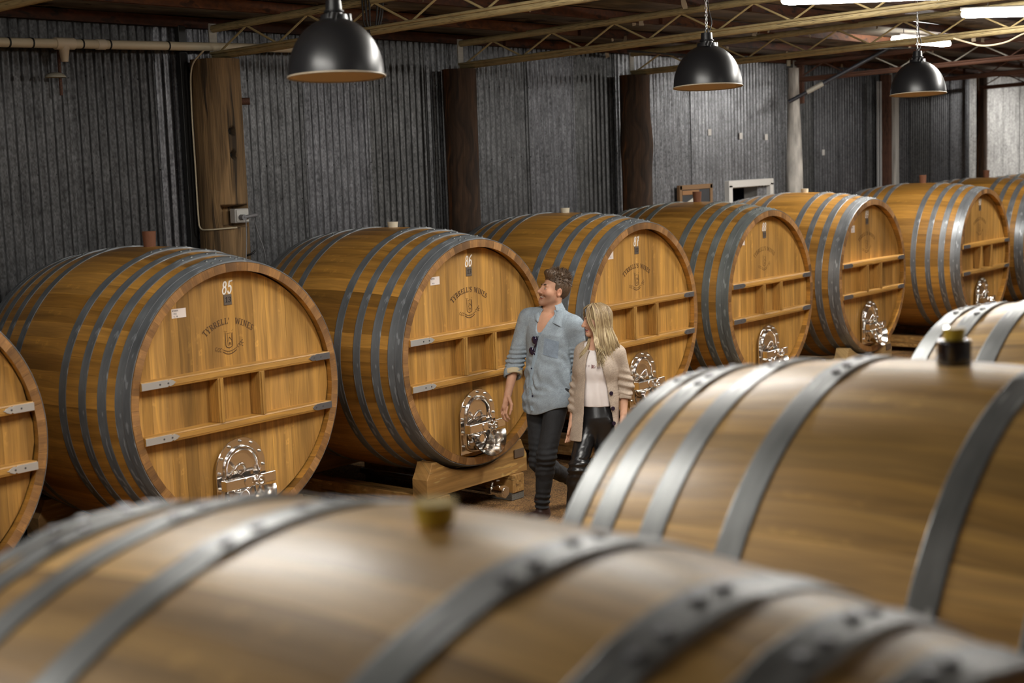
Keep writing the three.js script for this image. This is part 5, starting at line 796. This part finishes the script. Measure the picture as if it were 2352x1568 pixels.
  // leather trousers
  const trF = (() => { const l1 = chainF([HR, KR, KR.clone().lerp(AR, 0.3), AR], [0.082, 0.061, 0.058, 0.044], 0.03), l2 = chainF([HLp, KL, KL.clone().lerp(AL, 0.3), AL], [0.080, 0.060, 0.056, 0.044], 0.03), hp = cap(HR, HLp, 0.088, 0.088, f, 0.85), top = cap(pel, L(1369, 925), 0.128, 0.108, f, 0.76), cutT = L(1369, 923).y;
    return (x, y, z) => { const k = Math.exp(-(((y - KR.y) / 0.08) ** 2)), w = 0.006 * Math.sin(y * 120 + 5 * noise3(x * 12, y * 8, z * 12)) * k + fold(x, y, z, 12, 0.008) + fold(x, y, z, 34, 0.003); return smax(smin(smin(l1(x, y, z) + w, l2(x, y, z) + w, 0.02), smin(hp(x, y, z) + w, top(x, y, z), 0.05), 0.05), y - cutT, 0.004); }; })();
  part3(t, 'trousers', surfaceNet(trF, [-0.34, 0.02, -0.45], [0.40, 1.02, 0.35], 0.0068), std({ color: lin(0.010, 0.010, 0.011), roughness: 0.32, clearcoat: 0.25, clearcoatRoughness: 0.3, bumpMap: roughTex, bumpScale: 0.0006 }), 'shiny black leather trousers');
  const shoeM = std({ color: lin(0.02, 0.018, 0.018), roughness: 0.4 });
  for (const [A, d] of [[V(AR.x, 0.075, AR.z), V(-0.62, 0, 0.62)], [V(AL.x, 0.085, AL.z), V(-0.7, -0.1, 0.5)]]) { d.normalize(); const g = uni(0.02, cap(A.clone().add(V(0, 0.03, 0)), A.clone().add(V(0, -0.035, 0)), 0.042, 0.036), cap(A.clone().add(V(0, -0.04, 0)), A.clone().addScaledVector(d, 0.15).add(V(0, -0.05, 0)), 0.034, 0.026)); part3(t, 'shoe', surfaceNet((x, y, z) => smax(g(x, y, z), -y + 0.002, 0.004), [A.x - 0.22, -0.01, A.z - 0.12], [A.x + 0.1, 0.18, A.z + 0.24], 0.007), shoeM); }
  // cardigan: an open knitted shell
  const knit = std({ color: lin(0.60, 0.485, 0.385), map: clothTex, roughness: 0.95, sheen: 0.5, sheenRoughness: 0.6, sheenColor: lin(0.6, 0.5, 0.42), side: THREE.DoubleSide });
  const hem = L(1365, 1004).y, cEndL = EL.clone().lerp(WL, 0.44), cEndR = ER.clone().lerp(WR, 0.80);
  const cardF = (() => {
    const b = uni(0.05, cap(L(1364, 1010), waist, 0.185, 0.152, f, 0.80), cap(waist, chest, 0.150, 0.150, f, 0.88), cap(chest.clone().addScaledVector(bl, -0.07).addScaledVector(f, 0.045), chest.clone().addScaledVector(bl, 0.07).addScaledVector(f, 0.045), 0.076, 0.076), cap(SR.clone().lerp(SL, 0.06), SL.clone().lerp(SR, 0.06), 0.064, 0.064), cap(chest, nb, 0.125, 0.068, f, 0.80), trap), sl = uni(0.03, chainF([SL, EL, cEndL], [0.066, 0.056, 0.047], 0.03)), sr = chainF([SR, ER, cEndR], [0.060, 0.050, 0.045], 0.03), eL = plane(cEndL, WL.clone().sub(EL)), eR = plane(cEndR, WR.clone().sub(ER));
    // the opening: between two edges that fall from the neck
    const s = (x, y, z) => (x - pel.x) * bl.x + (z - pel.z) * bl.z, front = (x, y, z) => (x - pel.x) * f.x + (z - pel.z) * f.z, e0 = L(1349, 806, 0.1), e1 = L(1334, 1000, 0.14), g0 = L(1383, 806, 0.12), g1 = L(1407, 990, 0.16), sv = (p) => s(p.x, p.y, p.z);
    return (x, y, z) => {
      const w = 0.009 * (noise3(x * 12, y * 6, z * 12) - 0.5), wl = 0.0065 * Math.sin((y + x * 0.3) * 118 + 3 * noise3(x * 10, y * 6, z * 10)) * smooth(EL.y + 0.16, EL.y + 0.02, y);
      let d = Math.abs(b(x, y, z) + w) - 0.007; d = smax(d, hem + 0.01 * Math.sin(x * 14) - y, 0.004);
      const k = Math.min(1, (y - e1.y) / (e0.y - e1.y)), lo = lerp(sv(e1), sv(e0), k), hi = lerp(sv(g1), sv(g0), k), q = s(x, y, z), open = Math.max(lo - q, q - hi, 0.03 - front(x, y, z)); d = smax(d, -open, 0.006);
      d = smax(d, -cap(nb.clone().add(V(0, 0.0, 0)).addScaledVector(f, 0.02), nb.clone().add(V(0, 0.14, 0)), 0.080, 0.10)(x, y, z), 0.006);
      return smin(smin(d, smax(sl(x, y, z) + wl, eL(x, y, z), 0.006), 0.02), smax(sr(x, y, z) + wl, eR(x, y, z), 0.006), 0.02);
    };
  })();
  const cd = part3(t, 'cardigan', surfaceNet(cardF, [-0.34, 0.56, -0.30], [0.40, 1.34, 0.34], 0.0062), knit, 'beige knitted cardigan');
  for (const [u, v] of [[1404, 903], [1408, 938], [1410, 972]]) { const p = hitF(cardF, u, v, 0.006); part(cd, 'button', new THREE.CylinderGeometry(0.0145, 0.0145, 0.008, 18).rotateX(Math.PI / 2), plain(0.02, 0.012, 0.03, 0.35), [p.x, p.y, p.z], [0, 0.6, 0]); }
  part3(cd, 'cuff', (() => { const N = WL.clone().sub(EL).normalize(), q = new THREE.Quaternion().setFromUnitVectors(V(0, -1, 0), N), g = new THREE.LatheGeometry([[0.044, 0.05], [0.050, 0.03], [0.049, 0.0], [0.046, -0.016], [0.038, -0.014]].map((p) => new THREE.Vector2(...p)), 56), p = g.attributes.position; for (let i = 0; i < p.count; i++) { const a = Math.atan2(p.getZ(i), p.getX(i)), k = 1 + 0.02 * Math.sin(a * 26); p.setX(i, p.getX(i) * k); p.setZ(i, p.getZ(i) * k); } g.computeVertexNormals(); return g.applyMatrix4(new THREE.Matrix4().compose(cEndL, q, V(1, 1, 1))); })(), knit);
  // long streaked hair
  const hcol = (k) => { const a = [[0.16, 0.105, 0.06], [0.30, 0.215, 0.115], [0.46, 0.35, 0.19], [0.56, 0.46, 0.27]], i = clamp(k * 3, 0, 2.999), j = Math.floor(i), q = i - j; return [0, 1, 2].map((c) => lerp(a[j][c], a[j + 1][c], q)); };
  const W = (x, y, z) => hc.clone().addScaledVector(X, x * S).addScaledVector(Y, y * S).addScaledVector(Z, z * S);
  const capF = framed(hc, X, Y, Z, (() => { const c = ellip(0, 0.040, -0.024, 0.084, 0.100, 0.104), back = C(0, 0.03, -0.05, 0.0, -0.13, -0.062, 0.082, 0.078), cut = ellip(0, -0.058, 0.098, 0.064, 0.108, 0.078); return (x, y, z) => { x /= S; y /= S; z /= S; let d = smin(c(x, y, z), back(x, y, z), 0.04) + 0.005 * (noise3(x * 130, y * 12, z * 130) - 0.5); d = smax(d, -cut(x, y, z), 0.01); d = smax(d, -(y + 0.16), 0.02); return d * S; }; })());
  const base = surfaceNet(capF, ...bx(hc.clone().add(V(0, -0.03, 0)), [0.16, 0.19, 0.16]), 0.0042, (x, y, z) => hcol(clamp(0.15 + 0.9 * noise3(x * 150, y * 10, z * 150) * smooth(hc.y + 0.16, hc.y - 0.05, y), 0, 1)));
  const locks = []; const lock = (pts, r0, k) => {
    const cv = new THREE.CatmullRomCurve3(pts), n = 14, g = new THREE.TubeGeometry(cv, n, r0, 5, false), p = g.attributes.position, c = new Float32Array(p.count * 3);
    for (let i = 0; i < p.count; i++) { const s = Math.floor(i / 6) / n, ce = cv.getPoint(s), w = s < 0.15 ? 0.45 + 3.6 * s : 1 - 0.75 * smooth(0.55, 1, s); p.setXYZ(i, ce.x + (p.getX(i) - ce.x) * w, ce.y + (p.getY(i) - ce.y) * w, ce.z + (p.getZ(i) - ce.z) * w); c.set(hcol(clamp(k * k * 0.85 + 0.30 * smooth(0.0, 0.6, s), 0, 1)), i * 3); }
    g.setAttribute('color', new THREE.BufferAttribute(c, 3)); g.computeVertexNormals(); locks.push(g);
  };
  // near side (towards the camera), back, and the front falls beside the face
  for (let k = 0; k < 150; k++) { // near side: from the crown over the ear to the shoulder and chest
    const q = rnd(), th = lerp(-0.9, 0.92, q), o = rr(0, 0.012), z0 = -0.02 + 0.07 * Math.sin(th) * 1.0, end = rr(0.0, 1.0);
    const u2 = lerp(1434, 1382, q ** 0.8) + rr(-7, 7), v2 = lerp(850, 838, q) + rr(-30, 10);
    const e = L(u2, v2, lerp(0.04, 0.165, q) + rr(-0.012, 0.02)), m = L(lerp(1420, 1367, q) + rr(-3, 3), 786 + rr(-4, 4), lerp(0.055, 0.115, Math.sin(Math.min(1, q + 0.2) * 2.6)) + o);
    lock([W(rr(-0.004, 0.012), 0.141, z0 * 0.8 + 0.01), W(0.060, 0.100, z0 * 1.15), W(0.088 + o, 0.02, -0.022 + 0.082 * Math.sin(th)), W(0.090 + o, -0.06, -0.03 + 0.085 * Math.sin(th)), m, e], rr(0.0035, 0.0065), rnd());
  }
  for (let k = 0; k < 90; k++) { // far side and back
    const a = rr(-1.75, 0.35), sx0 = Math.sin(a), cz = -Math.abs(Math.cos(a)) * 0.9 - 0.02, e = L(lerp(1424, 1392, rnd()), 835 + rr(-25, 10), rr(-0.10, 0.05));
    lock([W(rr(-0.01, 0.01), 0.140, -0.03), W(sx0 * 0.062, 0.10, -0.028 + cz * 0.075), W(sx0 * 0.088, 0.02, -0.024 + cz * 0.105), W(sx0 * 0.085, -0.08, -0.024 + cz * 0.11), e.clone().lerp(W(sx0 * 0.08, -0.1, -0.1), 0.5), e], rr(0.0045, 0.0075), rnd());
  }
  for (let k = 0; k < 34; k++) { const q = rnd(), e = L(lerp(1328, 1342, q), lerp(838, 812, rnd()), 0.03 + rr(0, 0.06)); lock([W(-0.004, 0.141, 0.012), W(-0.058, 0.10, 0.03), W(-0.080, 0.01, 0.02), W(-0.078, -0.09, 0.012), L(lerp(1346, 1352, q), 795, 0.05), e], rr(0.0035, 0.006), rnd()); }
  for (let k = 0; k < 90; k++) { // the fall over brow and cheek
    const q = rnd(), o = rr(0, 0.006); lock([W(rr(-0.006, 0.006), 0.139 + rr(0, 0.004), 0.022), W(0.030 + q * 0.016, 0.108, 0.080 - q * 0.012), W(0.047 + q * 0.022 + o, 0.040, 0.098 - q * 0.026), W(0.061 + q * 0.018 + o, -0.020, 0.088 - q * 0.028), W(0.078 + q * 0.008 + o, -0.085, 0.058 - q * 0.02), L(1366 + q * 10, 790, 0.118), L(1376 + rr(-6, 14), 832 + rr(-30, 12), 0.165)], rr(0.0035, 0.0062), rnd()); }
  for (let k = 0; k < 30; k++) { const q = rnd(); lock([W(rr(-0.01, 0.0), 0.139, 0.02), W(-0.028 - q * 0.02, 0.106, 0.078), W(-0.05 - q * 0.02, 0.04, 0.085 - q * 0.02), W(-0.072 - q * 0.008, -0.03, 0.062), W(-0.078, -0.10, 0.035), L(1347, 800, 0.06), L(1336 + rr(-7, 6), 832 + rr(-20, 8), 0.075)], rr(0.0035, 0.006), rnd()); }
  part3(t, 'hair', mergeGeometries([base, ...locks]), std({ color: 0xffffff, vertexColors: true, roughness: 0.42, specularIntensity: 0.6, sheen: 0.2 }), 'long straight streaked blonde hair');
}
renderer.render(scene, camera);
